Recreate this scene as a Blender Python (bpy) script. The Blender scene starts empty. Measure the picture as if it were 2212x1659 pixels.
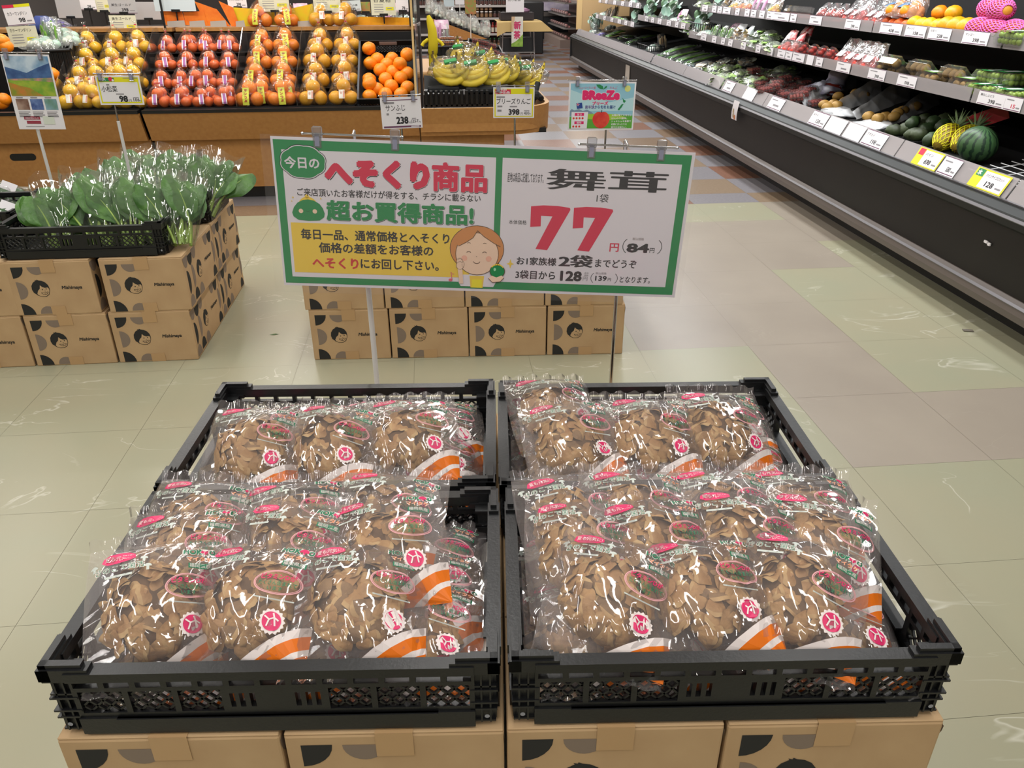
import bpy, bmesh, math, random
from mathutils import Vector, Matrix, noise as mnoise
SC = bpy.context.scene
COL = SC.collection
PI = math.pi
sin, cos, R = math.sin, math.cos, math.radians

# ------------------------------------------------------------------ camera
FPX, PITCH, ROLL, YAW, CH = 1700.0, R(27.318), R(-.189), R(5.203), 1.3356
def _axes():
    fw = Vector((0, cos(PITCH), -sin(PITCH))); up = Vector((0, sin(PITCH), cos(PITCH))); x = Vector((1, 0, 0))
    xr = cos(ROLL)*x + sin(ROLL)*up; ur = -sin(ROLL)*x + cos(ROLL)*up
    m = Matrix.Rotation(-YAW, 3, 'Z')
    return m @ xr, m @ ur, m @ fw
XR, UR, FW = _axes()
EYE = Vector((0, 0, CH))
cam = bpy.data.cameras.new('camera'); cam_o = bpy.data.objects.new('camera', cam); COL.objects.link(cam_o)
cam.sensor_fit = 'HORIZONTAL'; cam.sensor_width = 36; cam.lens = 36*FPX/2212; cam.clip_start = .02; cam.clip_end = 100
cm = Matrix((XR, UR, -FW)).transposed().to_4x4(); cm.translation = EYE
cam_o.matrix_world = cm
SC.camera = cam_o
# ------------------------------------------------------------------ world, exposure, ceiling lamps
SC.view_settings.view_transform = 'Standard'
try: SC.view_settings.look = 'None'
except Exception: pass
SC.view_settings.gamma = 1; SC.view_settings.use_curve_mapping = False
SC.view_settings.exposure = 0.0
SC.cycles.transparent_max_bounces = 40
SC.cycles.max_bounces = 8
SC.cycles.caustics_reflective = False; SC.cycles.caustics_refractive = False
SC.cycles.sample_clamp_indirect = 4
W = bpy.data.worlds.new('world'); SC.world = W; W.use_nodes = True
W.node_tree.nodes['Background'].inputs[0].default_value = (.86, .88, .93, 1)
W.node_tree.nodes['Background'].inputs[1].default_value = .10
def area(name, loc, sx, sy, power, color=(1, .97, .92), rot=(0, 0, 0), spread=None):
    l = bpy.data.lights.new(name, 'AREA'); l.shape = 'RECTANGLE'; l.size = sx; l.size_y = sy; l.energy = power; l.color = color
    if spread: l.spread = spread
    o = bpy.data.objects.new(name, l); COL.objects.link(o); o.location = loc; o.rotation_euler = rot
    return o
LAMP = 22.5
for lx in (-3.6, -1.8, 0, 1.75):
    for ly in (-2.4, 0.2, 2.8, 5.4, 8.4, 11.5, 15.0, 18.5):
        area('ceiling_lamp_light', (lx, ly, 2.95), .16, 1.6, LAMP*(1.5 if ly > 11 else 1), (1, .975, .94))
for ly in (4.0, 7.0, 10.0, 13.0):   # case canopy LED
    area('case_canopy_light', (2.33, ly, 2.03), .12, 2.6, 30, (.95, .98, 1), (0, R(-14), 0))
for lx in (-2.2, -.9):              # warm area lights above the fruit stand
    area('fruit_stand_light', (lx, 5.5, 2.3), 1.0, .12, 14, (1, .93, .82), (0, 0, 0))

# ------------------------------------------------------------------ rays: a photo pixel -> a point on a real plane
def ray(px, py): return FW + XR*((px-1106)/FPX) - UR*((py-829.5)/FPX)
def onz(px, py, z): d = ray(px, py); return EYE + d*((z-CH)/d.z)
def ony(px, py, y): d = ray(px, py); return EYE + d*(y/d.y)
def onx(px, py, x): d = ray(px, py); return EYE + d*(x/d.x)
def onplane(px, py, p0, n): d = ray(px, py); return EYE + d*((Vector(p0)-EYE).dot(n)/d.dot(n))
def pix(P):
    d = Vector(P)-EYE; z = d.dot(FW)
    return 1106+FPX*d.dot(XR)/z, 829.5-FPX*d.dot(UR)/z
def colx(px, y, z):               # x at depth y, height z seen at column px
    a, b = -8.0, 6.0
    for _ in range(50):
        m = (a+b)/2
        if pix((m, y, z))[0] < px: a = m
        else: b = m
    return (a+b)/2
def rail_y(px, x, z):            # y on the rail line (x, z) seen at column px
    a, b = 1.2, 25.0
    for _ in range(50):
        m = (a+b)/2
        if pix((x, m, z))[0] > px: a = m
        else: b = m
    return (a+b)/2

# ------------------------------------------------------------------ materials
def srgb(h):
    if isinstance(h, str):
        h = h.lstrip('#'); c = [int(h[i:i+2], 16)/255 for i in (0, 2, 4)]
    else: c = list(h)
    return tuple((x/12.92 if x <= .04045 else ((x+.055)/1.055)**2.4) for x in c)
MATS = {}
def pm(name, col, rough=.5, metal=0., spec=.5, noise=None, bump=0., bscale=60., trans=0., coat=0., alpha=1., emit=None, sss=0.):
    """Principled material; noise=(second colour, scale, detail) mixes two colours by a noise texture."""
    if name in MATS: return MATS[name]
    m = bpy.data.materials.new(name); m.use_nodes = True; nt = m.node_tree; b = nt.nodes['Principled BSDF']
    c = srgb(col); b.inputs['Base Color'].default_value = (*c, 1); b.inputs['Roughness'].default_value = rough
    b.inputs['Metallic'].default_value = metal; b.inputs['Specular IOR Level'].default_value = spec
    b.inputs['Transmission Weight'].default_value = trans; b.inputs['Coat Weight'].default_value = coat; b.inputs['Alpha'].default_value = alpha
    if sss: b.inputs['Subsurface Weight'].default_value = sss; b.inputs['Subsurface Radius'].default_value = (.01, .006, .004)
    if emit: b.inputs['Emission Color'].default_value = (*c, 1); b.inputs['Emission Strength'].default_value = emit
    tc = nt.nodes.new('ShaderNodeTexCoord')
    if noise:
        n = nt.nodes.new('ShaderNodeTexNoise'); n.inputs['Scale'].default_value = noise[1]; n.inputs['Detail'].default_value = noise[2] if len(noise) > 2 else 4
        r = nt.nodes.new('ShaderNodeValToRGB'); r.color_ramp.elements[0].position = .35; r.color_ramp.elements[1].position = .66
        r.color_ramp.elements[0].color = (*c, 1); r.color_ramp.elements[1].color = (*srgb(noise[0]), 1)
        nt.links.new(tc.outputs['Object'], n.inputs['Vector']); nt.links.new(n.outputs['Fac'], r.inputs['Fac']); nt.links.new(r.outputs['Color'], b.inputs['Base Color'])
    if bump:
        n = nt.nodes.new('ShaderNodeTexNoise'); n.inputs['Scale'].default_value = bscale; n.inputs['Detail'].default_value = 3
        k = nt.nodes.new('ShaderNodeBump'); k.inputs['Strength'].default_value = bump; k.inputs['Distance'].default_value = .004
        nt.links.new(tc.outputs['Object'], n.inputs['Vector']); nt.links.new(n.outputs['Fac'], k.inputs['Height']); nt.links.new(k.outputs['Normal'], b.inputs['Normal'])
    MATS[name] = m
    return m
def film(name, tint=(1, 1, 1), haze=.03, hazecol=(.9, .88, .88), refl=1.0, rough=.05, bump=.6, bscale=38., base=.05):
    """thin clear plastic: transparent, glossy by angle, a little whitish; creased by a bump"""
    if name in MATS: return MATS[name]
    m = bpy.data.materials.new(name); m.use_nodes = True; nt = m.node_tree; nt.nodes.clear()
    N = nt.nodes.new; L = nt.links.new
    out = N('ShaderNodeOutputMaterial'); tr = N('ShaderNodeBsdfTransparent'); gl = N('ShaderNodeBsdfGlossy'); df = N('ShaderNodeBsdfDiffuse')
    tr.inputs[0].default_value = (*tint, 1); gl.inputs['Roughness'].default_value = rough; gl.inputs[0].default_value = (1, 1, 1, 1); df.inputs[0].default_value = (*hazecol, 1)
    tc = N('ShaderNodeTexCoord'); fr = N('ShaderNodeLayerWeight'); fr.inputs['Blend'].default_value = .35
    if bump:
        v = N('ShaderNodeTexVoronoi'); v.feature = 'DISTANCE_TO_EDGE'; v.inputs['Scale'].default_value = bscale
        n = N('ShaderNodeTexNoise'); n.inputs['Scale'].default_value = bscale*.7; n.inputs['Detail'].default_value = 1.5; n.inputs['Distortion'].default_value = 1.6
        mx = N('ShaderNodeMath'); mx.operation = 'MULTIPLY_ADD'; mx.inputs[1].default_value = .55
        mn = N('ShaderNodeMath'); mn.operation = 'MINIMUM'; mn.inputs[1].default_value = .35
        add = N('ShaderNodeVectorMath'); add.operation = 'MULTIPLY_ADD'; add.inputs[1].default_value = (.03, .03, .03)
        L(tc.outputs['Object'], n.inputs['Vector']); L(n.outputs['Color'], add.inputs[0]); L(tc.outputs['Object'], add.inputs[2]); L(add.outputs[0], v.inputs['Vector'])
        L(v.outputs['Distance'], mn.inputs[0]); L(mn.outputs[0], mx.inputs[0]); L(n.outputs['Fac'], mx.inputs[2])
        k = N('ShaderNodeBump'); k.inputs['Strength'].default_value = bump; k.inputs['Distance'].default_value = .012
        L(mx.outputs[0], k.inputs['Height'])
        for s in (gl, fr): L(k.outputs['Normal'], s.inputs['Normal'])
    ma = N('ShaderNodeMath'); ma.operation = 'MULTIPLY_ADD'; ma.inputs[1].default_value = .55*refl; ma.inputs[2].default_value = base; ma.use_clamp = True
    L(fr.outputs['Fresnel'], ma.inputs[0])
    m1 = N('ShaderNodeMixShader'); m1.inputs[0].default_value = haze; L(tr.outputs[0], m1.inputs[1]); L(df.outputs[0], m1.inputs[2])
    m2 = N('ShaderNodeMixShader'); L(ma.outputs[0], m2.inputs[0]); L(m1.outputs[0], m2.inputs[1]); L(gl.outputs[0], m2.inputs[2])
    L(m2.outputs[0], out.inputs[0]); MATS[name] = m
    return m

# ------------------------------------------------------------------ mesh builder
TEXTS = {}
def text_mesh(s, bold):
    k = s
    if k not in TEXTS:
        c = bpy.data.curves.new('t', 'FONT'); c.body = s; c.size = 1; c.resolution_u = 2
        o = bpy.data.objects.new('t', c); m = bpy.data.meshes.new_from_object(o)
        v = [tuple(x.co) for x in m.vertices]; f = [tuple(p.vertices) for p in m.polygons]
        bpy.data.objects.remove(o); bpy.data.curves.remove(c); bpy.data.meshes.remove(m)
        xs = [a[0] for a in v]; ys = [a[1] for a in v]
        TEXTS[k] = (v, f, min(xs), max(xs), min(ys), max(ys))
    return TEXTS[k]
class MB:
    def __init__(s): s.v, s.f, s.m, s.s = [], [], [], []
    def add(s, vs, fs, m=0, smooth=False, M=None):
        k = len(s.v)
        s.v += [tuple(M @ Vector(p)) for p in vs] if M is not None else [tuple(p) for p in vs]
        s.f += [tuple(i+k for i in f) for f in fs]; s.m += [m]*len(fs); s.s += [smooth]*len(fs)
        return s
    def box(s, x0, x1, y0, y1, z0, z1, m=0, M=None):
        return s.add([(x0,y0,z0),(x1,y0,z0),(x1,y1,z0),(x0,y1,z0),(x0,y0,z1),(x1,y0,z1),(x1,y1,z1),(x0,y1,z1)],
                     [(3,2,1,0),(4,5,6,7),(0,1,5,4),(1,2,6,5),(2,3,7,6),(3,0,4,7)], m, False, M)
    def rbox(s, x0, x1, y0, y1, z0, z1, r=.004, seg=2, m=0, M=None, smooth=False):
        b = bmesh.new(); bmesh.ops.create_cube(b, size=1)
        for v in b.verts: v.co = Vector(((x0+x1)/2+v.co.x*(x1-x0), (y0+y1)/2+v.co.y*(y1-y0), (z0+z1)/2+v.co.z*(z1-z0)))
        bmesh.ops.bevel(b, geom=list(b.edges), offset=r, segments=seg, affect='EDGES', profile=.5)
        b.verts.index_update()
        s.add([v.co for v in b.verts], [[v.index for v in f.verts] for f in b.faces], m, smooth, M); b.free(); return s
    def tube(s, pts, r, n=8, m=0, caps=True, M=None):
        pts = [Vector(p) for p in pts]; rs = r if isinstance(r, (list, tuple)) else [r]*len(pts)
        vs, fs = [], []; up = None
        for i, p in enumerate(pts):
            t = (pts[min(i+1, len(pts)-1)]-pts[max(i-1, 0)]).normalized()
            if up is None:
                up = Vector((0, 0, 1)) if abs(t.z) < .9 else Vector((1, 0, 0))
            a = t.cross(up).normalized(); b = a.cross(t).normalized(); up = b
            for k in range(n):
                w = 2*PI*k/n; vs.append(p+(a*cos(w)+b*sin(w))*rs[i])
        for i in range(len(pts)-1):
            for k in range(n):
                k2 = (k+1) % n; fs.append((i*n+k, i*n+k2, (i+1)*n+k2, (i+1)*n+k))
        s.add(vs, fs, m, True, M)
        if caps: s.add(vs, [tuple(range(n))[::-1], tuple(range((len(pts)-1)*n, len(pts)*n))], m, False, M)
        return s
    def lathe(s, prof, n=16, m=0, M=None, smooth=True, mod=None):
        vs, fs = [], []
        for (r, z) in prof:
            for k in range(n):
                a = 2*PI*k/n; q = mod(a, z) if mod else 1; vs.append((r*q*cos(a), r*q*sin(a), z))
        for i in range(len(prof)-1):
            for k in range(n):
                k2 = (k+1) % n; fs.append((i*n+k, i*n+k2, (i+1)*n+k2, (i+1)*n+k))
        return s.add(vs, fs, m, smooth, M)
    def ball(s, c, r, m=0, nu=14, nv=9, M=None, bumpy=0, seed=0):
        rx, ry, rz = r if isinstance(r, (tuple, list)) else (r, r, r)
        vs, fs = [], []
        for j in range(nv+1):
            t = PI*j/nv
            for i in range(nu):
                a = 2*PI*i/nu; d = Vector((sin(t)*cos(a), sin(t)*sin(a), cos(t)))
                q = 1+(bumpy*mnoise.noise(d*2.2+Vector((seed*3.1, seed*1.7, 0))) if bumpy else 0)
                vs.append((c[0]+rx*d.x*q, c[1]+ry*d.y*q, c[2]+rz*d.z*q))
        for j in range(nv):
            for i in range(nu):
                i2 = (i+1) % nu; fs.append((j*nu+i, (j+1)*nu+i, (j+1)*nu+i2, j*nu+i2))
        return s.add(vs, fs, m, True, M)
    def grid(s, fn, nu, nv, m=0, smooth=True, M=None):
        vs = [fn(i/nu, j/nv) for j in range(nv+1) for i in range(nu+1)]
        fs = [(j*(nu+1)+i, j*(nu+1)+i+1, (j+1)*(nu+1)+i+1, (j+1)*(nu+1)+i) for j in range(nv) for i in range(nu)]
        return s.add(vs, fs, m, smooth, M)
    def poly(s, pts, m=0, z=0., M=None, fn=None):
        vs = [fn(*p) for p in pts] if fn else [(p[0], p[1], z) for p in pts]
        return s.add(vs, [tuple(range(len(vs)))], m, False, M)
    def ring(s, cx, cy, rx, ry, w, m=0, z=0., n=28, M=None, fn=None):
        o = [(cx+rx*cos(2*PI*k/n), cy+ry*sin(2*PI*k/n)) for k in range(n)]; i = [(cx+(rx-w)*cos(2*PI*k/n), cy+(ry-w)*sin(2*PI*k/n)) for k in range(n)]
        vs = [fn(*p) if fn else (p[0], p[1], z) for p in o+i]
        return s.add(vs, [(k, (k+1) % n, n+(k+1) % n, n+k) for k in range(n)], m, False, M)
    def stroke(s, pts, w, m=0, z=0., M=None, fn=None):
        n = len(pts); vs = []
        for i, p in enumerate(pts):
            a = pts[max(i-1, 0)]; b = pts[min(i+1, n-1)]; dx, dy = b[0]-a[0], b[1]-a[1]; l = math.hypot(dx, dy) or 1
            for q in (1, -1): x, y = p[0]-dy/l*w/2*q, p[1]+dx/l*w/2*q; vs.append(fn(x, y) if fn else (x, y, z))
        return s.add(vs, [(2*i, 2*i+1, 2*i+3, 2*i+2) for i in range(n-1)], m, False, M)
    def text(s, t, x, y, w=None, h=None, m=0, bold=0., z=0., M=None, fn=None, shear=0., nrm=(0, 0, 1)):
        """lettering whose outline box fills (x, y, w, h) from its lower left corner"""
        v, f, a, b, c, d = text_mesh(t, 0.)
        bq, br = bold if isinstance(bold, tuple) else (bold, bold); n = 0 if not bold else (8 if bq > .03 else 5)
        if h is None: h = w*(d-c)/(b-a)
        if w is None: w = h*(b-a)/(d-c)
        bx, by = bq*w/(b-a+2*bq), br*h/(d-c+2*br)      # stroke thickening, inside the same outline box
        for k in range(n or 1):
            dx, dy = (bx*cos(2*PI*k/n+.4), by*sin(2*PI*k/n+.4)) if n else (0, 0)
            vs = []
            for p in v:
                u = (p[0]-a)/(b-a); q = (p[1]-c)/(d-c); yy = y+by+q*(h-2*by)+dy; xx = x+bx+u*(w-2*bx)+dx+(yy-y)*shear
                q3 = fn(xx, yy) if fn else (xx, yy, z); e = k*8e-6; vs.append((q3[0]+nrm[0]*e, q3[1]+nrm[1]*e, q3[2]+nrm[2]*e))
            s.add(vs, f, m, False, M)
        return s
    def build(s, name, mats, parent=None, M=None):
        me = bpy.data.meshes.new(name); me.from_pydata(s.v, [], s.f)
        for x in (mats if isinstance(mats, (list, tuple)) else [mats]): me.materials.append(x)
        me.polygons.foreach_set('material_index', s.m); me.polygons.foreach_set('use_smooth', s.s); me.update()
        o = bpy.data.objects.new(name, me); COL.objects.link(o)
        if parent is not None: o.parent = parent; KIDS.setdefault(parent, []).append(o)
        if M is not None: o.matrix_basis = M
        return o
KIDS = {}
def tag(o, label=None, cat=None, group=None, kind=None):
    for k, v in (('label', label), ('category', cat), ('group', group), ('kind', kind)):
        if v: o[k] = v
    return o
def empty(name, label, cat, M=None, group=None):
    o = bpy.data.objects.new(name, None); COL.objects.link(o); o.empty_display_size = .05
    if M is not None: o.matrix_basis = M
    return tag(o, label, cat, group)
def dup(o, label=None, M=None, group=None, parent=None):
    c = o.copy(); COL.objects.link(c)
    if parent is not None: c.parent = parent; KIDS.setdefault(parent, []).append(c)
    if M is not None: c.matrix_basis = M
    if label: c['label'] = label
    if group: c['group'] = group
    for k in KIDS.get(o, []): dup(k, parent=c)
    return c
class Proto:
    """first use hands out the original, later uses copies with their parts"""
    def __init__(s, o): s.o, s.used = o, False
    def put(s, label, M, group=None):
        if not s.used:
            s.used = True; s.o.matrix_basis = M; s.o['label'] = label
            if group: s.o['group'] = group
            return s.o
        return dup(s.o, label, M, group)
def T(x, y, z): return Matrix.Translation((x, y, z))
def RZ(a): return Matrix.Rotation(a, 4, 'Z')
def RX(a): return Matrix.Rotation(a, 4, 'X')
def RY(a): return Matrix.Rotation(a, 4, 'Y')
def SCL(x, y=None, z=None): return Matrix.Diagonal((x, y or x, z or x, 1))
def frame(o, e1, e2):
    e1 = Vector(e1).normalized(); e3 = e1.cross(Vector(e2)).normalized(); e2 = e3.cross(e1)
    m = Matrix((e1, e2, e3)).transposed().to_4x4(); m.translation = Vector(o); return m
ORD = ['first', 'second', 'third', 'fourth', 'fifth', 'sixth', 'seventh', 'eighth', 'ninth', 'tenth', 'eleventh', 'twelfth', 'thirteenth', 'fourteenth', 'fifteenth', 'sixteenth', 'seventeenth', 'eighteenth', 'nineteenth', 'twentieth'] + ['twenty-'+w for w in 'first second third fourth fifth sixth seventh eighth ninth'.split()]
rnd = random.Random(11)
def U(a, b): return rnd.uniform(a, b)

# ------------------------------------------------------------------ common materials
WHITE = pm('white_paper', '#e9e6ea', .55); BLACKP = pm('black_plastic', '#131416', .36, spec=.5, bump=.08, bscale=200)
INK = pm('black_ink', '#2a2a2e', .6); RED = pm('red_ink', '#d42a4e', .5); GREENI = pm('green_ink', '#23884f', .5); YEL = pm('yellow_print', '#eecb3e', .5)
GREYI = pm('grey_ink', '#8d8a8e', .6); YCARD = pm('lemon_print', '#e3dd1c', .5); PURP = pm('purple_ink', '#6d4260', .5); PINK = pm('pink_ink', '#e0296b', .45)
CARD = pm('cardboard', '#c0a27c', .75, noise=('#b79873', 9, 5), spec=.25); CARDE = pm('cardboard_edge', '#9a7850', .8, spec=.2)
BOXINK = pm('box_black_print', '#30302f', .7, spec=.2); BOXGREY = pm('box_grey_print', '#86776a', .75, spec=.2); TAPE = pm('packing_tape', '#b9966c', .3, spec=.5); TAPEL = pm('pale_tape', '#c3a07c', .5)
CHROME = pm('chrome', '#c9c9cc', .18, metal=1); STEEL = pm('brushed_steel', '#8f8c8a', .35, metal=1); CLEAR = film('clear_acrylic', (.93, .94, .94), .03, (.9, .9, .9), .9, .04, 0, base=.04)
WOOD = pm('wood_laminate', '#b08048', .5, noise=('#a87742', 40, 6), spec=.35); WOODD = pm('wood_laminate_edge', '#c89a62', .5)
WPLAST = pm('white_plastic', '#dcdad6', .4); BAGF = film('bag_film', (1, .995, .995), .075, (.97, .87, .87), .95, .055, 1.0, 10, .025)
# ------------------------------------------------------------------ floor, walls, ceiling
def floor_mats():
    def marble(name, a, b, vein, amt):
        m = bpy.data.materials.new(name); m.use_nodes = True; nt = m.node_tree; N = nt.nodes.new; L = nt.links.new; bs = nt.nodes['Principled BSDF']
        tc = N('ShaderNodeTexCoord'); n1 = N('ShaderNodeTexNoise'); n1.inputs['Scale'].default_value = 2.2; n1.inputs['Detail'].default_value = 5
        r1 = N('ShaderNodeValToRGB'); r1.color_ramp.elements[0].position = .35; r1.color_ramp.elements[1].position = .68
        r1.color_ramp.elements[0].color = (*srgb(a), 1); r1.color_ramp.elements[1].color = (*srgb(b), 1)
        n2 = N('ShaderNodeTexNoise'); n2.inputs['Scale'].default_value = 1.7; n2.inputs['Detail'].default_value = 4; n2.inputs['Distortion'].default_value = 1.3; n2.inputs['Roughness'].default_value = .55
        s = N('ShaderNodeMath'); s.operation = 'SUBTRACT'; s.inputs[1].default_value = .5; ab = N('ShaderNodeMath'); ab.operation = 'ABSOLUTE'
        mr = N('ShaderNodeMapRange'); mr.inputs['From Min'].default_value = 0; mr.inputs['From Max'].default_value = .010; mr.inputs['To Min'].default_value = amt; mr.inputs['To Max'].default_value = 0
        n3 = N('ShaderNodeTexNoise'); n3.inputs['Scale'].default_value = 3.2; mk = N('ShaderNodeMapRange'); mk.inputs['From Min'].default_value = .5; mk.inputs['From Max'].default_value = .62
        mu = N('ShaderNodeMath'); mu.operation = 'MULTIPLY'
        mix = N('ShaderNodeMix'); mix.data_type = 'RGBA'; mix.inputs[7].default_value = (*srgb(vein), 1)
        mp = N('ShaderNodeMapping'); mp.inputs['Rotation'].default_value = (0, 0, R(35)); mp.inputs['Scale'].default_value = (1, 2.2, 1)
        L(tc.outputs['Object'], mp.inputs['Vector'])
        for n in (n1, n3): L(tc.outputs['Object'], n.inputs['Vector'])
        L(mp.outputs[0], n2.inputs['Vector'])
        L(n1.outputs['Fac'], r1.inputs['Fac']); L(n2.outputs['Fac'], s.inputs[0]); L(s.outputs[0], ab.inputs[0]); L(ab.outputs[0], mr.inputs['Value'])
        L(n3.outputs['Fac'], mk.inputs['Value']); L(mk.outputs[0], mu.inputs[0]); L(mr.outputs[0], mu.inputs[1])
        L(mu.outputs[0], mix.inputs[0]); L(r1.outputs['Color'], mix.inputs[6]); L(mix.outputs[2], bs.inputs['Base Color'])
        bs.inputs['Roughness'].default_value = .30; bs.inputs['Specular IOR Level'].default_value = .4
        return m
    def speck(name, a, b, sc=60):
        return pm(name, a, .3, noise=(b, sc, 6), spec=.4)
    return [pm('floor_joint', '#8f8b78', .8), marble('floor_marble_tile', '#a29d85', '#9d9d86', '#c6c4b4', .8), marble('floor_grey_tile', '#998f83', '#a1978a', '#aca397', .3),
            speck('floor_blue_grey_tile', '#807d82', '#8b878a'), speck('floor_brick_tile', '#7d5847', '#8a6656'), speck('floor_brown_tile', '#78634f', '#86705c'), speck('floor_tan_tile', '#877460', '#917e6a')]
FM = floor_mats()
fl = MB(); fl.add([(-8, -4, -.004), (4.5, -4, -.004), (4.5, 22, -.004), (-8, 22, -.004)], [(0, 1, 2, 3)], 0)
TX, TP = 1.6719, .4498
g = .0004
rf = random.Random(5)
ys = [2.3673+TP*j for j in range(-13, 6)] + [5.045]
for j in range(len(ys)-1):
    for i in range(-21, 7):
        x0 = TX+TP*i; y0, y1 = ys[j], ys[j+1]; row = j-13     # row 0 starts at 2.367
        grey = (i == -1 and row in (-1, 0, 1, 2, 3, 4)) or (i == -2 and row in (1, 2, 3, 4)) or (i == 0 and row in (-1, 3, 4)) or (i == -3 and row in (3, 4)) or (i == 1 and row in (-1, 4, 5))
        if row == -1 and i == 0: grey = True
        if row == -1 and i == -1: grey = True
        fl.add([(x0+g, y0+g, 0), (x0+TP-g, y0+g, 0), (x0+TP-g, y1-g, 0), (x0+g, y1-g, 0)], [(0, 1, 2, 3)], 2 if grey else 1)
ys = [5.045, 5.30]+[5.30+.43*k for k in range(1, 37)]
for j in range(len(ys)-1):
    for i in range(-21, 7):
        x0 = TX+TP*i
        if (i+j) % 2 == 0: m = 3
        else: m = rf.choice((4, 4, 4, 5, 5, 6) if ys[j] < 9 else (4, 5, 6, 4))
        fl.add([(x0+g, ys[j]+g, 0), (x0+TP-g, ys[j]+g, 0), (x0+TP-g, ys[j+1]-g, 0), (x0+g, ys[j+1]-g, 0)], [(0, 1, 2, 3)], m)
tag(fl.build('floor', FM), kind='structure')
WALLM = pm('wall_paint', '#8a8480', .8); CEILM = pm('ceiling_tile', '#dedcd8', .9)
tag(MB().box(-8, 4.5, 21.9, 22, 0, 3.1).build('wall_back', WALLM), kind='structure')
tag(MB().box(-8.1, -8, -4, 22, 0, 3.1).build('wall_left', WALLM), kind='structure')
tag(MB().box(3.9, 4.0, -4, 22, 0, 3.1).build('wall_right', WALLM), kind='structure')
tag(MB().box(-8, 4.5, -4, 22, 3.1, 3.2).build('ceiling', CEILM), kind='structure')
tag(MB().box(-8, 4.5, -4.1, -4, 0, 3.1).build('wall_front', WALLM), kind='structure')

# ------------------------------------------------------------------ cardboard boxes
BW, BD, BH = .301, .428, .2105
def arc(cx, cy, r, a0, a1, n=12, ry=None): return [(cx+r*cos(R(a0+(a1-a0)*k/n)), cy+(ry or r)*sin(R(a0+(a1-a0)*k/n))) for k in range(n+1)]
def boy(mb, cx, cy, r, fn, f2, f3):
    """the round face emblem printed on the cartons"""
    q = lambda pts: [(cx+x*r, cy+y*r) for x, y in pts]
    mb.poly(q([(-.35, .98), (-.42, 1.08), (-.22, 1.02), (-.18, 1.12), (0, 1.02), (.35, .96), (.7, .75), (.93, .42), (1.0, .05), (.98, -.3), (.8, -.78), (.4, -1.03), (-.1, -1.03), (-.55, -.82), (-.62, -.72), (-.88, -.5), (-1, -.1), (-.95, .35), (-.7, .75)]), 1, fn=fn)
    mb.poly(q([(-.52, -.62), (-.35, -.25), (-.1, -.02), (.02, .42), (.22, .2), (.5, .08), (.85, .12), (.92, -.02), (.93, -.3), (.76, -.72), (.38, -.96), (-.1, -.97), (-.45, -.78)]), 0, fn=f2)
    for x, y in ((.18, -.12), (.62, -.05)): mb.poly(q([(x+.065*cos(k), y+.075*sin(k)) for k in [i*PI/4 for i in range(8)]]), 1, fn=f3)
    mb.stroke(q([(.36, -.3), (.44, -.34), (.5, -.3)]), r*.045, 1, fn=f3)
    mb.stroke(q(arc(.34, -.36, .42, 205, 350, 10, .38)), r*.05, 1, fn=f3); mb.stroke(q([(-.05, -.5), (.35, -.53), (.76, -.41)]), r*.045, 1, fn=f3)
    mb.stroke(q([(.35, -.53), (.36, -.72)]), r*.035, 1, fn=f3)
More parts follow.
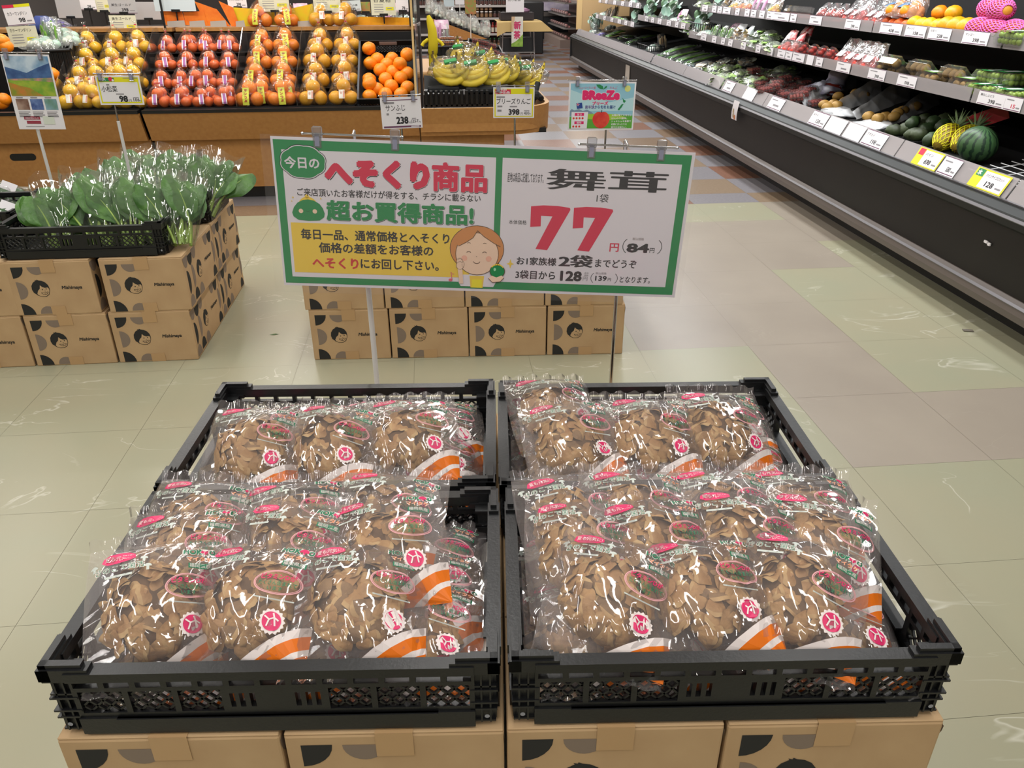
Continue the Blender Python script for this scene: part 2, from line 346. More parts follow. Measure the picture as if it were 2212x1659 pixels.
def carton():
    w, d, h = BW/2, BD/2, BH
    t = empty('cardboard_box', '', 'box')
    b = MB().rbox(-w, w, -d, d, 0, h-.003, .004, 2, 0)
    b.rbox(-w+.001, w-.001, -d+.001, -.0015, h-.004, h, .0012, 1, 0); b.rbox(-w+.001, w-.001, .0015, d-.001, h-.004, h, .0012, 1, 0)
    e = .0005
    fr = lambda dz: (lambda x, y: (x, -d-e-dz*.0003, y))
    f1, f2, f3 = fr(0), fr(1), fr(2)
    W_, H_ = BW, BH
    P = lambda u, v: (-w+u*W_, H_*(1-v))
    def shape(pts, m, f=f1): b.poly([P(*p) for p in pts], m, fn=f)
    def qd(u, v, s, kind, m, f=f1, asp=1.42):
        """half or quarter discs, s = radius in widths"""
        r, ry = s, s*asp
        A = lambda a0, a1: [(u+r*cos(R(a)), v-ry*sin(R(a))) for a in [a0+(a1-a0)*k/12 for k in range(13)]]
        pts = {'dn': A(180, 360), 'up': A(0, 180), 'rt': A(-90, 90), 'qtl': [(u-r, v-ry*.95), (u+r*.95, v-ry*.95)]+[(u-r+2*r*cos(R(a))*.97, v-ry*.95+ry*2*-sin(R(a))*.97) for a in [0, -15, -30, -45, -60, -75, -90]],
               'qbl': [(u-r, v+ry), (u-r, v-ry)]+[(u-r+2*r*cos(R(a)), v+ry-2*ry*sin(R(a))) for a in [90, 75, 60, 45, 30, 15, 0]]}[kind]
        shape(pts, m, f)
    qd(.145, .20, .074, 'qtl', 1); qd(.36, .105, .10, 'dn', 2); qd(.085, .53, .115, 'rt', 2); qd(.145, .88, .074, 'qbl', 1); qd(.375, .975, .10, 'up', 2)
    boy(b, -w+.355*W_, H_*.50, .0315, f1, f2, f3)
    b.text('Mishimaya', -w+.60*W_, H_*.455, .073, .0175, 1, .035, fn=f1, shear=.18, nrm=(0, -1, 0))
    # the long side, towards +x
    sf = lambda dz: (lambda x, y: (w+e+dz*.0003, x, y)); s1, s2, s3 = sf(0), sf(1), sf(2)
    def lens(u, v, ru, rv, m, k0=-90, k1=90):
        b.poly([(-d+BD*(u+ru*cos(R(a))), H_*(1-v)+H_*rv*sin(R(a))) for a in [k0+(k1-k0)*k/12 for k in range(13)]], m, fn=s1)
    for u, v, m, k in ((.07, .13, 2, 0), (.2, .16, 1, 0), (.33, .12, 2, 0), (.88, .16, 1, 0), (.75, .13, 2, 0), (.05, .52, 1, 1), (.2, .5, 2, 1), (.92, .5, 2, 1), (.08, .86, 2, 2), (.24, .84, 1, 2), (.4, .86, 2, 2), (.9, .86, 1, 2)):
        if k == 1: lens(u, v, .075, .22, m)
        elif k == 0: lens(u, v-.08, .07, .2, m, 180, 360)
        else: lens(u, v+.1, .07, .2, m, 0, 180)
    boy(b, -d+BD*.42, H_*.5, .034, s1, s2, s3)
    b.text('Mishimaya', -d+BD*.62, H_*.47, .1, .02, 1, .035, fn=s1, shear=.18, nrm=(1, 0, 0))
    # hand hole on the other side
    b.poly([(y, z) for y, z in arc(.035, .145, .011, -90, 90, 6)+arc(-.035, .145, .011, 90, 270, 6)], 1, fn=lambda x, y: (-w-e, x, y))
    b.build('carton', [CARD, BOXINK, BOXGREY], t)
    tp = MB(); tp.box(-.026, .026, -d-.0012, d+.0012, h+.0002, h+.0009); tp.box(-.026, .026, -d-.0014, -d-.0009, h-.045, h+.0009); tp.box(-.026, .026, -d-.0014, -d-.0009, .0005, .035)
    tp.build('packing_tape', TAPE, t)
    return t
CARTON = Proto(carton())
_tp2 = None
def place_box(label, x, y, z, a=0, group=None): return CARTON.put(label, T(x, y, z) @ RZ(a), group)
A0 = -.0715                                   # the mushroom island stands turned a little
def isl(u, v, z=0): return Vector((cos(A0)*u-sin(A0)*v, sin(A0)*u+cos(A0)*v, z))
C_FL, C_FR, C_RL, C_RR = Vector((-.234, .9575, 0)), Vector((.375, .916, 0)), Vector((-.21, 1.369, 0)), Vector((.394, 1.317, 0))
names = ['far left', 'inner left', 'inner right', 'far right']
for lay in (1, 0):
    for (c, k) in ((C_FL, 0), (C_FR, 2)):
        for s in (0, 1):
            p = c+isl((s-.5)*.306, BD/2-.200)
            nm = names[k+s]
            lab = f'cardboard box under the front mushroom crates, {nm} of the four, {"top layer" if lay else "bottom layer"}'
            place_box(lab, p.x, p.y, lay*BH, A0+U(-.002, .002), 'cardboard boxes under the mushroom crates')
    for (c, k) in ((C_RL, 0), (C_RR, 2)):
        for s in (0, 1):
            p = c+isl((s-.5)*.306, .02+(.03 if k == 0 else .028))
            place_box(f'cardboard box under the back mushroom crates, {names[k+s]} of the four, {"top layer" if lay else "bottom layer"}', p.x, p.y+.018, lay*BH, A0, 'cardboard boxes under the mushroom crates')
# the stack of four columns behind the sign
A1 = -.052
for lay in (0, 1):
    for dep in (0, 1):
        for k in range(4):
            u = -.363+.306*k-.155+.1525; bx = -.512+.153+.3055*k; by = 2.848-.0155*k
            x = bx-(.011 if lay else 0)+dep*.02; y = by+BD/2+dep*(BD+.004)
            place_box(f'cardboard box behind the big sign, {ORD[k]} column from the left, {"upper" if lay else "lower"} layer, {"back" if dep else "front"} row', x, y, lay*BH, A1+U(-.003, .003), 'cardboard boxes stacked behind the big sign')
# the stack under the leafy greens
for lay in (0, 1):
    for dep in (0, 1):
        for k in range(3):
            x = -.972-.153-.309*k+(0.012 if lay else 0)*(-1 if k == 1 else 1); y = 2.905+BD/2+dep*(BD+.008)
            place_box(f'cardboard box under the leafy greens, {ORD[k]} column from the aisle, {"upper" if lay else "lower"} layer, {"back" if dep else "front"} row', x, y, lay*BH, U(-.004, .004), 'cardboard boxes stacked under the greens')

# ------------------------------------------------------------------ folding crates
CW, CD, CHT = .598, .394, .130
def lattice(mb, u0, u1, z0, z1, place, step=.0185, t=.0030):
    """diagonal mesh of thin bars inside a window; place(u, z, depth)"""
    for sg in (1, -1):
        c = -1.0
        lo = (u0+z0 if sg > 0 else u0-z1); hi = (u1+z1 if sg > 0 else u1-z0)
        k = lo+step*.6
        while k < hi-.002:
            # line u + z*sg = k
            pts = []
            for z in (z0, z1):
                u = k-z*sg
                if u0 <= u <= u1: pts.append((u, z))
            for u in (u0, u1):
                z = (k-u)*sg
                if z0 < z < z1: pts.append((u, z))
            if len(pts) >= 2:
                (ua, za), (ub, zb) = pts[0], pts[1]
                l = math.hypot(ub-ua, zb-za) or 1; nx, nz = -(zb-za)/l*t/2, (ub-ua)/l*t/2
                q = [(ua+nx, za+nz), (ub+nx, zb+nz), (ub-nx, zb-nz), (ua-nx, za-nz)]
                vs = [place(u, z, 0) for u, z in q]+[place(u, z, .004) for u, z in q]
                mb.add(vs, [(0, 1, 2, 3), (7, 6, 5, 4), (0, 4, 5, 1), (2, 6, 7, 3)], 0)
            k += step
def crate():
    t = empty('folding_crate', '', 'crate')
    w, d = CW/2, CD/2
    b = MB(); b.box(-w+.012, w-.012, -d+.012, d-.012, .010, .016)
    b.box(-.232, .232, -d+.006, d-.006, 0, .012); b.box(-w+.008, w-.008, -d+.03, d-.03, .003, .012)
    b.build('base', BLACKP, t)
    def panel(name, half, y, swap, sgn):
        m = MB()
        def place(u, z, q): return (u, y+sgn*q, z) if not swap else (y+sgn*q, u, z)
        def bx(u0, u1, z0, z1, q0=0, q1=.010):
            a, c = place(u0, z0, q0), place(u1, z1, q1)
            m.box(min(a[0], c[0]), max(a[0], c[0]), min(a[1], c[1]), max(a[1], c[1]), z0, z1)
        bx(-half, half, .103, .118, -.006, .014)            # rim
        bx(-half, half, .097, .104); bx(-half, half, .080, .087); bx(-half, half, .033, .041); bx(-half, half, .004, .033, -.003, .008)
        bx(-half+.05, half-.05, .029, .033, -.005, .0)
        n = 13 if not swap else 9
        for k in range(n+1):
            u = -half+2*half*k/n; bx(max(u-.004, -half), min(u+.004, half), .087, .097)
        if not swap:
            wins = [(.200, .258), (.135, .192), (.071, .127)]
            for s in (1, -1):
                for a, c in wins: lattice(m, min(a*s, c*s), max(a*s, c*s), .041, .080, lambda u, z, q: place(u, z, .003+q))
                for a, c in ((.258, half), (.192, .200), (.127, .135), (.060, .071)): bx(min(a*s, c*s), max(a*s, c*s), .041, .080)
                for a, c in ((.0475, .0535), (.0335, .0405)): bx(min(a*s, c*s), max(a*s, c*s), .041, .080)
                for a, c in ((.0535, .060), (.0405, .0475), (.0265, .0335)): bx(min(a*s, c*s), max(a*s, c*s), .041, .048); bx(min(a*s, c*s), max(a*s, c*s), .073, .080)
            bx(-.0265, .0265, .041, .080)
        else:
            for s in (1, -1):
                lattice(m, min(.095*s, .155*s), max(.095*s, .155*s), .041, .080, lambda u, z, q: place(u, z, .003+q))
                for a, c in ((.155, half), (.083, .095)): bx(min(a*s, c*s), max(a*s, c*s), .041, .080)
            bx(-.083, .083, .041, .052); bx(-.083, .083, .052, .056, 0, .02)
        m.build(name, BLACKP, t)
    panel('side_panel', w-.034, -d+.004, False, 1); panel('side_panel', w-.034, d-.004, False, -1)
    panel('end_panel', d-.034, -w+.004, True, 1); panel('end_panel', d-.034, w-.004, True, -1)
    for sx in (-1, 1):
        for sy in (-1, 1):
            m = MB()
            def bb(u0, u1, v0, v1, z0, z1, mm=0):   # u, v measured inwards from the outer corner
                xs = sorted((sx*(w-u0), sx*(w-u1))); yq = sorted((sy*(d-v0), sy*(d-v1))); m.box(xs[0], xs[1], yq[0], yq[1], z0, z1, mm)
            bb(.010, .036, .010, .036, .008, .103)
            for z0, z1, o in ((.008, .011, .006), (.032, .035, .004), (.045, .048, .003), (.068, .071, .003), (.074, .077, .005), (.1, .104, .002)):
                bb(o, .040, o, .040, z0, z1)
            for u in (.012, .024, .036):
                bb(u, u+.0025, .005, .012, .008, .103); bb(.005, .012, u, u+.0025, .008, .103)
            bb(.0, .066, .0, .016, .104, .1235); bb(.0, .016, .0, .066, .104, .1235)
            bb(.003, .058, .003, .013, .1235, CHT); bb(.003, .013, .003, .058, .1235, CHT)
            bb(.016, .05, .016, .022, .098, .106)
            m.poly([(x, z) for x, z in arc(0, 0, .0035, 0, 330, 11)], 1, M=Matrix.Translation((sx*(w-.018), sy*(d-.0035), .021)) @ RX(PI/2 if sy < 0 else -PI/2))
            m.build('corner_post', [BLACKP, pm('grey_rivet', '#8d8f98', .5)], t)
    return t
CRATE = Proto(crate())
CZ = 2*BH
CR = {}
for k, c, lab in (('FL', C_FL, 'black folding crate of mushroom bags, front left of the four, white paper showing inside'), ('FR', C_FR, 'black folding crate of mushroom bags, front right of the four, nearest the aisle'),
                  ('RL', C_RL, 'black folding crate of mushroom bags, back left of the four'), ('RR', C_RR, 'black folding crate of mushroom bags, back right of the four')):
    CR[k] = CRATE.put(lab, T(c.x, c.y, CZ+.0005) @ RZ(A0), 'black crates holding the mushroom bags')
CRATE.put('black folding crate of leafy greens, front one on the box stack', T(-1.315, 3.115, CZ+.0005), 'black crates holding the greens')
CRATE.put('black folding crate of leafy greens, back one on the box stack', T(-1.262, 3.535, CZ+.0005), 'black crates holding the greens')
CRATE.put('black folding crate with dark greens at the cut edge beside the leafy greens', T(-1.93, 3.30, CZ+.0005) @ RZ(.02), 'black crates holding the greens')
for i in range(2):
    for j in range(2):
        CRATE.put(f'black folding crate behind the big sign, {"left" if i == 0 else "right"} one of the {"back" if j else "front"} row', T(-.20+.612*i+j*.02, 3.05-.032*i+.402*j, CZ+.0005) @ RZ(A1), 'black crates behind the big sign')
# liner paper in the front left crate
pp = C_FL+isl(.255, .0, CZ+.018)
tag(MB().grid(lambda u, v: (-.028+.062*u, -.15+.30*v, .055*max(0, u-.35)+.0008*sin(v*9)), 6, 8).build('liner_paper', pm('liner_paper', '#d9d6cf', .7), M=T(*pp) @ RZ(A0)), 'strip of white printed paper lining the front left mushroom crate', 'paper')
# ------------------------------------------------------------------ the big laminated sign and its two stands
SG_O = Vector((-.32396, 1.6232, 1.06287)); SG1 = Vector((.99644, -.07137, -.04491)); SG2 = Vector((.0448, -.00321, .99899))
SGM = frame(SG_O, SG1, SG2)
def paper_sheet(mb, w, h, m, z=0.): return mb.add([(0, 0, z), (w, 0, z), (w, -h, z), (0, -h, z)], [(3, 2, 1, 0)], m)
def rect(mb, x0, y0, x1, y1, m, z): return mb.poly([(x0, y0), (x0, y1), (x1, y1), (x1, y0)], m, z)
def big_sign():
    s = MB(); Z1, Z2, Z3, Z4, Z5 = .0004, .0007, .0010, .0013, .0016
    paper_sheet(s, .8375, .307, 0)
    # green border and white fields
    rect(s, .0045, -.301, .831, -.0055, 1, Z1)
    rect(s, .0195, -.2868, .4415, -.0245, 0, Z2); rect(s, .4545, -.2838, .8135, -.0243, 0, Z2)
    # speech cloud
    def cloud(r, m, z):
        pts = []
        for k in range(72):
            a = 2*PI*k/72; q = 1+.055*abs(sin(a*4.0+.3)); pts.append((.0602+(.0435+r)*q*cos(a), -.0475+(.0315+r)*q*sin(a)))
        s.poly(pts, m, z)
    cloud(.0012, 2, Z3); cloud(.0, 0, Z3+.0001); cloud(-.0016, 1, Z4)
    s.text('今日の', .0233, -.0605, .069, .0235, 0, .03, Z5)
    # へそくり商品
    s.text('へそくり', .1003, -.0965, .2115, .0590, 2, .105, Z3); s.text('へそくり', .0993, -.0953, .2125, .0600, 0, .105, Z3+.0001); s.text('へそくり', .1000, -.0948, .2105, .0578, 3, .085, Z4)
    s.text('商品', .3140, -.0980, .1130, .0610, 2, .060, Z3); s.text('商品', .3132, -.0968, .1130, .0610, 0, .058, Z3+.0001); s.text('商品', .3140, -.0960, .1115, .0590, 3, .042, Z4)
    s.text('ご来店頂いたお客様だけが得をする、チラシに載らない', .0437, -.1148, .3690, .0158, 2, .012, Z3)
    s.text('超お買得商品!', .0990, -.1652, .3025, .0450, 2, .058, Z3); s.text('超お買得商品!', .0982, -.1642, .3025, .0450, 0, .056, Z3+.0001); s.text('超お買得商品!', .0992, -.1636, .3005, .0430, 1, .042, Z4)
    # purse drawing
    s.poly(arc(.0635, -.1400, .021, 20, 160, 12, .024)+[(.041, -.137), (.086, -.137)], 4, Z3)
    s.poly([(.0325, -.1570), (.0305, -.1490), (.0350, -.1380), (.0430, -.1285), (.0540, -.1230), (.0640, -.1215), (.0760, -.1235), (.0870, -.1300), (.0930, -.1390), (.0960, -.1490), (.0945, -.1570), (.0850, -.1640), (.0630, -.1655), (.0420, -.1640)], 1, Z4)
    s.poly(arc(.0625, -.1155, .0042, 0, 345, 12), 4, Z3)
    for x in (.0485, .0765): s.poly(arc(x, -.1455, .0046, 0, 345, 12), 5, Z5)
    s.stroke(arc(.0625, -.1430, .0036, 200, 340, 6), .0007, 2, Z5)
    for x, y, r in ((.0345, -.1185, .0030), (.0900, -.1190, .0028), (.0315, -.1260, .0020)): s.poly([(x, y+r), (x+r*.25, y+r*.25), (x+r*.7, y), (x+r*.25, y-r*.25), (x, y-r), (x-r*.25, y-r*.25), (x-r*.7, y), (x-r*.25, y+r*.25)], 4, Z4)
    # yellow panel
    rect(s, .0255, -.2768, .3920, -.1700, 4, Z3)
    s.text('毎日一品、通常価格とへそくり', .0443, -.2048, .3060, .0228, 6, .026, Z4)
    s.text('価格の差額をお客様の', .0792, -.2325, .2375, .0230, 6, .026, Z4)
    s.text('へそくり', .0634, -.2665, .0965, .0240, 7, .036, Z4); s.text('にお回し下さい。', .1640, -.2645, .1640, .0220, 6, .026, Z4)
    # music note
    s.poly(arc(.3527, -.2830, .0042, 0, 345, 10, .0034), 8, Z4); s.stroke([(.3562, -.2830), (.3535, -.2655), (.3570, -.2700), (.3605, -.2690)], .0016, 8, Z4)
    # woman drawing
    cx, cy = .4075, -.2130
    def ell(x, y, rx, ry, m, z, o=.0013):
        s.poly([(x+(rx+o)*cos(a), y+(ry+o)*sin(a)) for a in [2*PI*k/32 for k in range(32)]], 9, z); s.poly([(x+rx*cos(a), y+ry*sin(a)) for a in [2*PI*k/32 for k in range(32)]], m, z+.0001)
    ZZ = Z4
    s.poly([(.3745, -.2960), (.3700, -.2880), (.3790, -.2700), (.4350, -.2700), (.4490, -.2860), (.4440, -.2960)], 0, ZZ-.0002)
    s.poly([(.3955, -.2985), (.3930, -.2720), (.4240, -.2720), (.4215, -.2985)], 4, ZZ+.00005); rect(s, .3980, -.2985, .4195, -.2800, 10, ZZ+.0002)
    ell(cx, cy, .0555, .0490, 11, ZZ)
    ell(cx+.0005, cy-.0110, .0440, .0450, 5, ZZ+.0003)
    s.poly([(.3620, -.1980), (.3665, -.1800), (.3800, -.1690), (.4075, -.1655), (.4350, -.1690), (.4520, -.1830), (.4560, -.2060), (.4420, -.1990), (.4220, -.1860), (.4080, -.1735), (.3990, -.1890), (.3850, -.1990), (.3690, -.2080)], 11, ZZ+.0006)
    s.stroke([(.4080, -.1735), (.4220, -.1860), (.4420, -.1990), (.4560, -.2060)], .0012, 9, ZZ+.0008); s.stroke([(.4080, -.1735), (.3990, -.1890), (.3850, -.1990), (.3690, -.2080)], .0012, 9, ZZ+.0008)
    for x in (.3905, .4235):
        s.stroke(arc(x, -.2235, .0050, 30, 150, 6), .0012, 9, ZZ+.0008); s.stroke(arc(x, -.2040, .0045, 40, 140, 5), .0009, 9, ZZ+.0008)
        s.poly(arc(x+(-.009 if x < .4 else .009), -.2335, .0062, 0, 345, 12), 12, ZZ+.0006)
    s.stroke(arc(.4075, -.2370, .0075, 205, 335, 8), .0012, 9, ZZ+.0008); s.poly(arc(.4072, -.2290, .0007, 0, 330, 6), 9, ZZ+.0008)
    # hand on the cheek: palm with fingers, and the hand holding the little purse
    for k, (x, y) in enumerate(((.3675, -.2395), (.3705, -.2375), (.3735, -.2375), (.3765, -.2395))): ell(x, y-.003, .0017, .0065, 5, ZZ+.0009, .0007)
    ell(.3725, -.2500, .0072, .0080, 5, ZZ+.0010, .0008); ell(.3790, -.2470, .0018, .0055, 5, ZZ+.0011, .0007)
    s.poly([(.3675, -.2560), (.3775, -.2560), (.3800, -.2900), (.3720, -.2900)], 5, ZZ+.0010)
    ell(.4515, -.2600, .0150, .0135, 1, ZZ+.0012); ell(.4460, -.2560, .0025, .0035, 13, ZZ+.0014, 0); s.stroke(arc(.4515, -.2600, .0150, 35, 145, 8), .0022, 4, ZZ+.0015)
    for x in (.4495, .4535): ell(x, -.2450, .0018, .0018, 4, ZZ+.0015, .0005)
    s.poly([(.4330, -.2760), (.4400, -.2700), (.4500, -.2735), (.4610, -.2690), (.4660, -.2740), (.4580, -.2830), (.4420, -.2850)], 5, ZZ+.0014); s.stroke([(.4330, -.2760), (.4420, -.2850), (.4580, -.2830), (.4660, -.2740)], .0011, 9, ZZ+.0016)
    # right half
    s.text('産地は商品に記載しております。', .4655, -.0715, .0725, .0195, 6, .004, Z3)
    s.text('舞', .5435, -.0830, .1205, .0415, 2, (.026, .005), Z3); s.text('茸', .6690, -.0822, .1210, .0415, 2, (.032, .010), Z3)
    s.text('1袋', .6484, -.1058, .0242, .0172, 6, .0, Z3)
    s.text('本体価格', .4718, -.1577, .0367, .0092, 6, .0, Z3)
    def seven(x):
        s.poly([(x+.0000, -.1190), (x+.0005, -.1620), (x+.0220, -.1600), (x+.0215, -.1380), (x+.0450, -.1385), (x+.0140, -.2085), (x+.0385, -.2105), (x+.0810, -.1235), (x+.0795, -.1195), (x+.0550, -.1165), (x+.0250, -.1162)], 3, Z3)
    seven(.5158); seven(.6038)
    s.text('円', .6850, -.2090, .0195, .0185, 3, .02, Z3)
    s.stroke(arc(.7265, -.1955, .0140, 118, 242, 8, .0165), .0013, 6, Z3); s.stroke(arc(.7805, -.1955, .0140, -62, 62, 8, .0165), .0013, 6, Z3)
    s.text('84', .7206, -.2093, .0480, .0200, 6, .045, Z3); s.text('円', .7700, -.2085, .0100, .0105, 6, .01, Z3); s.text('税込価格', .7310, -.1825, .0240, .0058, 5, 0, Z3)
    s.text('税込価格', .7310, -.1825, .0240, .0058, 14, 0, Z3+.0001)
    s.text('お1家族様', .4913, -.2445, .0842, .0180, 6, .022, Z3); s.text('2袋', .5798, -.2460, .0730, .0270, 2, (.045, .018), Z3); s.text('までどうぞ', .6577, -.2440, .0880, .0180, 6, .018, Z3)
    s.text('3袋目から', .4903, -.2755, .0850, .0195, 6, .022, Z3); s.text('128', .5854, -.2772, .0465, .0230, 6, .045, Z3)
    s.text('円', .6345, -.2755, .0098, .0095, 14, .0, Z3); s.text('本体', .6365, -.2600, .0095, .0042, 14, 0, Z3); s.text('価格', .6365, -.2650, .0095, .0042, 14, 0, Z3)
    s.stroke(arc(.6640, -.2680, .0125, 125, 235, 6, .0130), .0010, 6, Z3); s.stroke(arc(.6960, -.2680, .0125, -55, 55, 6, .0130), .0010, 6, Z3)
    s.text('139', .6608, -.2742, .0250, .0112, 6, .03, Z3); s.text('円', .6880, -.2740, .0068, .0068, 6, .01, Z3); s.text('税込価格', .6610, -.2600, .0230, .0052, 14, 0, Z3)
    s.text('となります。', .7132, -.2765, .0655, .0140, 6, .010, Z3, shear=.1)
    x, y, r = .4785, -.2430, .0105
    s.poly([(x, y+r), (x+r*.22, y+r*.22), (x+r*.75, y), (x+r*.22, y-r*.22), (x, y-r), (x-r*.22, y-r*.22), (x-r*.75, y), (x-r*.22, y+r*.22)], 4, Z3)
    mats = [pm('sign_white', '#dfd9e1', .55), GREENI, pm('near_black_ink', '#2b2a2f', .55), RED, pm('sign_yellow', '#ecc94a', .5), pm('sign_skin', '#f0cfb6', .5), INK, pm('sign_orange_red', '#cf3e3c', .5), pm('sign_pink', '#e0687c', .5),
            pm('sign_brown_line', '#5f4636', .5), pm('sign_shirt_yellow', '#efe02a', .5), pm('sign_hair', '#d08a50', .5), pm('sign_blush', '#efb49c', .5), pm('sign_glint', '#9fd6b0', .5), GREYI]
    # paper has a back and a thickness
    s.add([(0, 0, -.0006), (.8375, 0, -.0006), (.8375, -.307, -.0006), (0, -.307, -.0006)], [(0, 1, 2, 3)], 0)
    root = s.build('price_sign', mats, M=SGM @ T(0, 0, .003))
    tag(root, 'wide green-bordered sale sign reading 77 yen, hung over the mushroom crates', 'sign')
    lam = MB()
    lam.grid(lambda u, v: (-.019+.868*u, .004-.325*v, .0032+.0012*sin(u*21+v*3)*sin(v*5)), 30, 8)
    lam.build('laminate_pouch', film('sign_laminate', (1, 1, 1), .035, (.84, .80, .88), .8, .07, .22, 5, .015), root)
big_sign()
def clip(mb, x, M=None):
    """clear clothes-peg style clip"""
    mb.rbox(x-.0085, x+.0085, -.020, .004, .001, .0065, .0015, 1, 1, M); mb.rbox(x-.0095, x+.0095, .001, .021, -.004, .0075, .002, 1, 1, M); mb.rbox(x-.0085, x+.0085, -.020, .004, -.0075, -.002, .0015, 1, 1, M)
    mb.box(x-.0045, x+.0045, -.016, .008, .0067, .0072, 2, M)
CLIPM = [CHROME, film('clip_plastic', (.86, .86, .88), .12, (.85, .85, .87), 1.2, .05, .0, base=.10), pm('clip_label', '#8d8fa6', .4)]
def stand(label, M, xs, bar, pole_from, white_sleeve, group='chrome sign stands', base=True):
    """M: the sign's own frame; xs = clip places, bar = (x0, x1), on it; pole goes down to pole_from (world point)"""
    t = empty('sign_stand', label, 'sign stand', T(*pole_from), group)
    inv = Matrix.Translation(-Vector(pole_from))
    y = .006
    b = MB().tube([(bar[0], y, -.003), (bar[1], y, -.003)], .0022, 8, 0)
    for x in bar: b.ball((x, y, -.003), .0034, 0, 8, 6)
    b.build('crossbar', CHROME, t, inv @ M)
    for x in xs:
        c = MB(); clip(c, 0); c.build('clip', CLIPM, t, inv @ M @ T(x, 0, 0))
    top = M @ Vector(((bar[0]+bar[1])/2, y, -.006)); ft = Vector(pole_from)
    top_on = Vector((ft.x, ft.y, top.z))
    p = MB().tube([(0, 0, .002), (0, 0, top.z-ft.z)], .0042 if not white_sleeve else .0032, 10, 0)
    p.tube([(0, 0, top.z-ft.z), top-ft], .0022, 8, 0)
    p.build('pole', CHROME, t)
    if white_sleeve:
        MB().tube([(0, 0, .004), (0, 0, white_sleeve)], .0062, 10, 0).build('sleeve', WPLAST, t)
    if base: MB().rbox(-.05, .05, -.05, .05, 0, .004, .001, 1).build('foot', STEEL if not white_sleeve else WPLAST, t)
    return t
pl = ony(812, 800, 1.668); prr = ony(1321, 800, 1.638)
stand('white-sleeved sign stand holding the left half of the 77 yen sign', SGM @ T(0, 0, -.002), (.0908, .2421), (.0612, .2556), (pl.x, pl.y, 0), .82)
stand('bare chrome sign stand holding the right half of the 77 yen sign', SGM @ T(0, 0, -.002), (.6297, .7688), (.6054, .8012), (prr.x, prr.y, 0), 0)
# ------------------------------------------------------------------ bags of maitake mushrooms
MAI = pm('maitake_brown', '#a87d50', .5, noise=('#c79c68', 30, 4), spec=.35, bump=.5, bscale=120); MAID = pm('maitake_gap_shade', '#5c432d', .7, noise=('#72553a', 40, 3), spec=.3); MAI2 = pm('maitake_grey_brown', '#86684a', .6, noise=('#a07e58', 40, 4), spec=.35, bump=.4, bscale=120); MAIL = pm('maitake_pale_edge', '#d2ae7a', .5, noise=('#bb9262', 40, 3), spec=.35)
ORG = pm('orange_print', '#f07a1d', .4); OWH = pm('film_white_print', '#efe3e0', .45); PGRN = pm('film_green_print', '#2d7f5c', .45); PNK = pm('film_pink_print', '#df2f6c', .42); PNKL = pm('film_pale_pink_print', '#dba0a4', .45); SALM = pm('film_salmon_print', '#ef9a6a', .45)
SILV = pm('film_silver_print', '#c9cfc8', .4)
def maitake(mb, seed, sc=1.0):
    r = random.Random(seed)
    mb.ball((0, 0, .016), (.058*sc, .062*sc, .021), 1, 14, 8)  # dark core ball: shade of the gaps between caps, put into colour
    n = 74
    for k in range(n):
        q = (k+.5)/n; th = math.acos(1-q*1.02); ph = k*2.39996+r.uniform(-.35, .35)
        rad = sin(th); c = Vector((.066*sc*rad*cos(ph), .070*sc*rad*sin(ph), .013+.028*cos(th)+r.uniform(-.004, .004)))
        nrm = Vector((rad*cos(ph), rad*sin(ph), max(.35, cos(th)))).normalized()
        w0 = r.uniform(0, 2*PI); out = (Vector((cos(ph), sin(ph), 0))*.7+Vector((cos(w0), sin(w0), 0))*.75); out = (out-nrm*out.dot(nrm)).normalized()
        lift = r.uniform(.25, .95); ax = (out+nrm*lift).normalized(); sd = ax.cross(nrm).normalized(); up = sd.cross(ax).normalized()
        if up.dot(nrm) < 0: up = -up
        L = r.uniform(.022, .038)*sc; Wd = r.uniform(.013, .022)*sc; f1, f2 = r.uniform(0, 6), r.uniform(2.5, 6); cv = r.uniform(.5, 1.3)
        base = c-ax*L*.5
        def fn(u, v):
            s = (u-.5)*2; w = Wd*(.22+.78*v**.6)*(1 if v < .8 else 1-.35*((v-.8)/.2)**2)
            return base+ax*(L*v*(1-.20*s*s))+sd*(w*s)+up*(-.0050*cv*s*s*v-.0055*cv*v**3+.0016*v*sin(s*f2+f1))
        k0 = len(mb.m); mb.grid(fn, 6, 5, r.choice((0, 0, 0, 3)))
        for f in range(len(mb.m)-6, len(mb.m)): mb.m[f] = 2
def bag_surface(seed, a, b, hgt):
    r = random.Random(seed); o = Vector((r.uniform(0, 50), r.uniform(0, 50), r.uniform(0, 50)))
    rays = [(r.choice((-1, 1))*r.uniform(.6, 1), r.choice((-1, 1))*r.uniform(.5, 1), r.uniform(0, PI), r.uniform(30, 60)) for _ in range(5)]
    def top(x, y):
        u, v = min(abs(x)/a, 1), min(abs(y)/b, 1)
        z = hgt*max(0, 1-u**2.5)**.85*max(0, 1-v**2.6)**.85
        w = mnoise.noise(Vector((x*22, y*22, 0))+o)*.0050+mnoise.noise(Vector((x*48, y*48, 3))+o)*.0012
        for cx, cy, ph, fq in rays:
            dx, dy = x-cx*a, y-cy*b; an = math.atan2(dy, dx); d = math.hypot(dx, dy)
            w += .0016*sin(an*fq*.35+ph)*math.exp(-d*18)
        return z+w*(1-.5*max(u, v)**6)+.0032
    return top
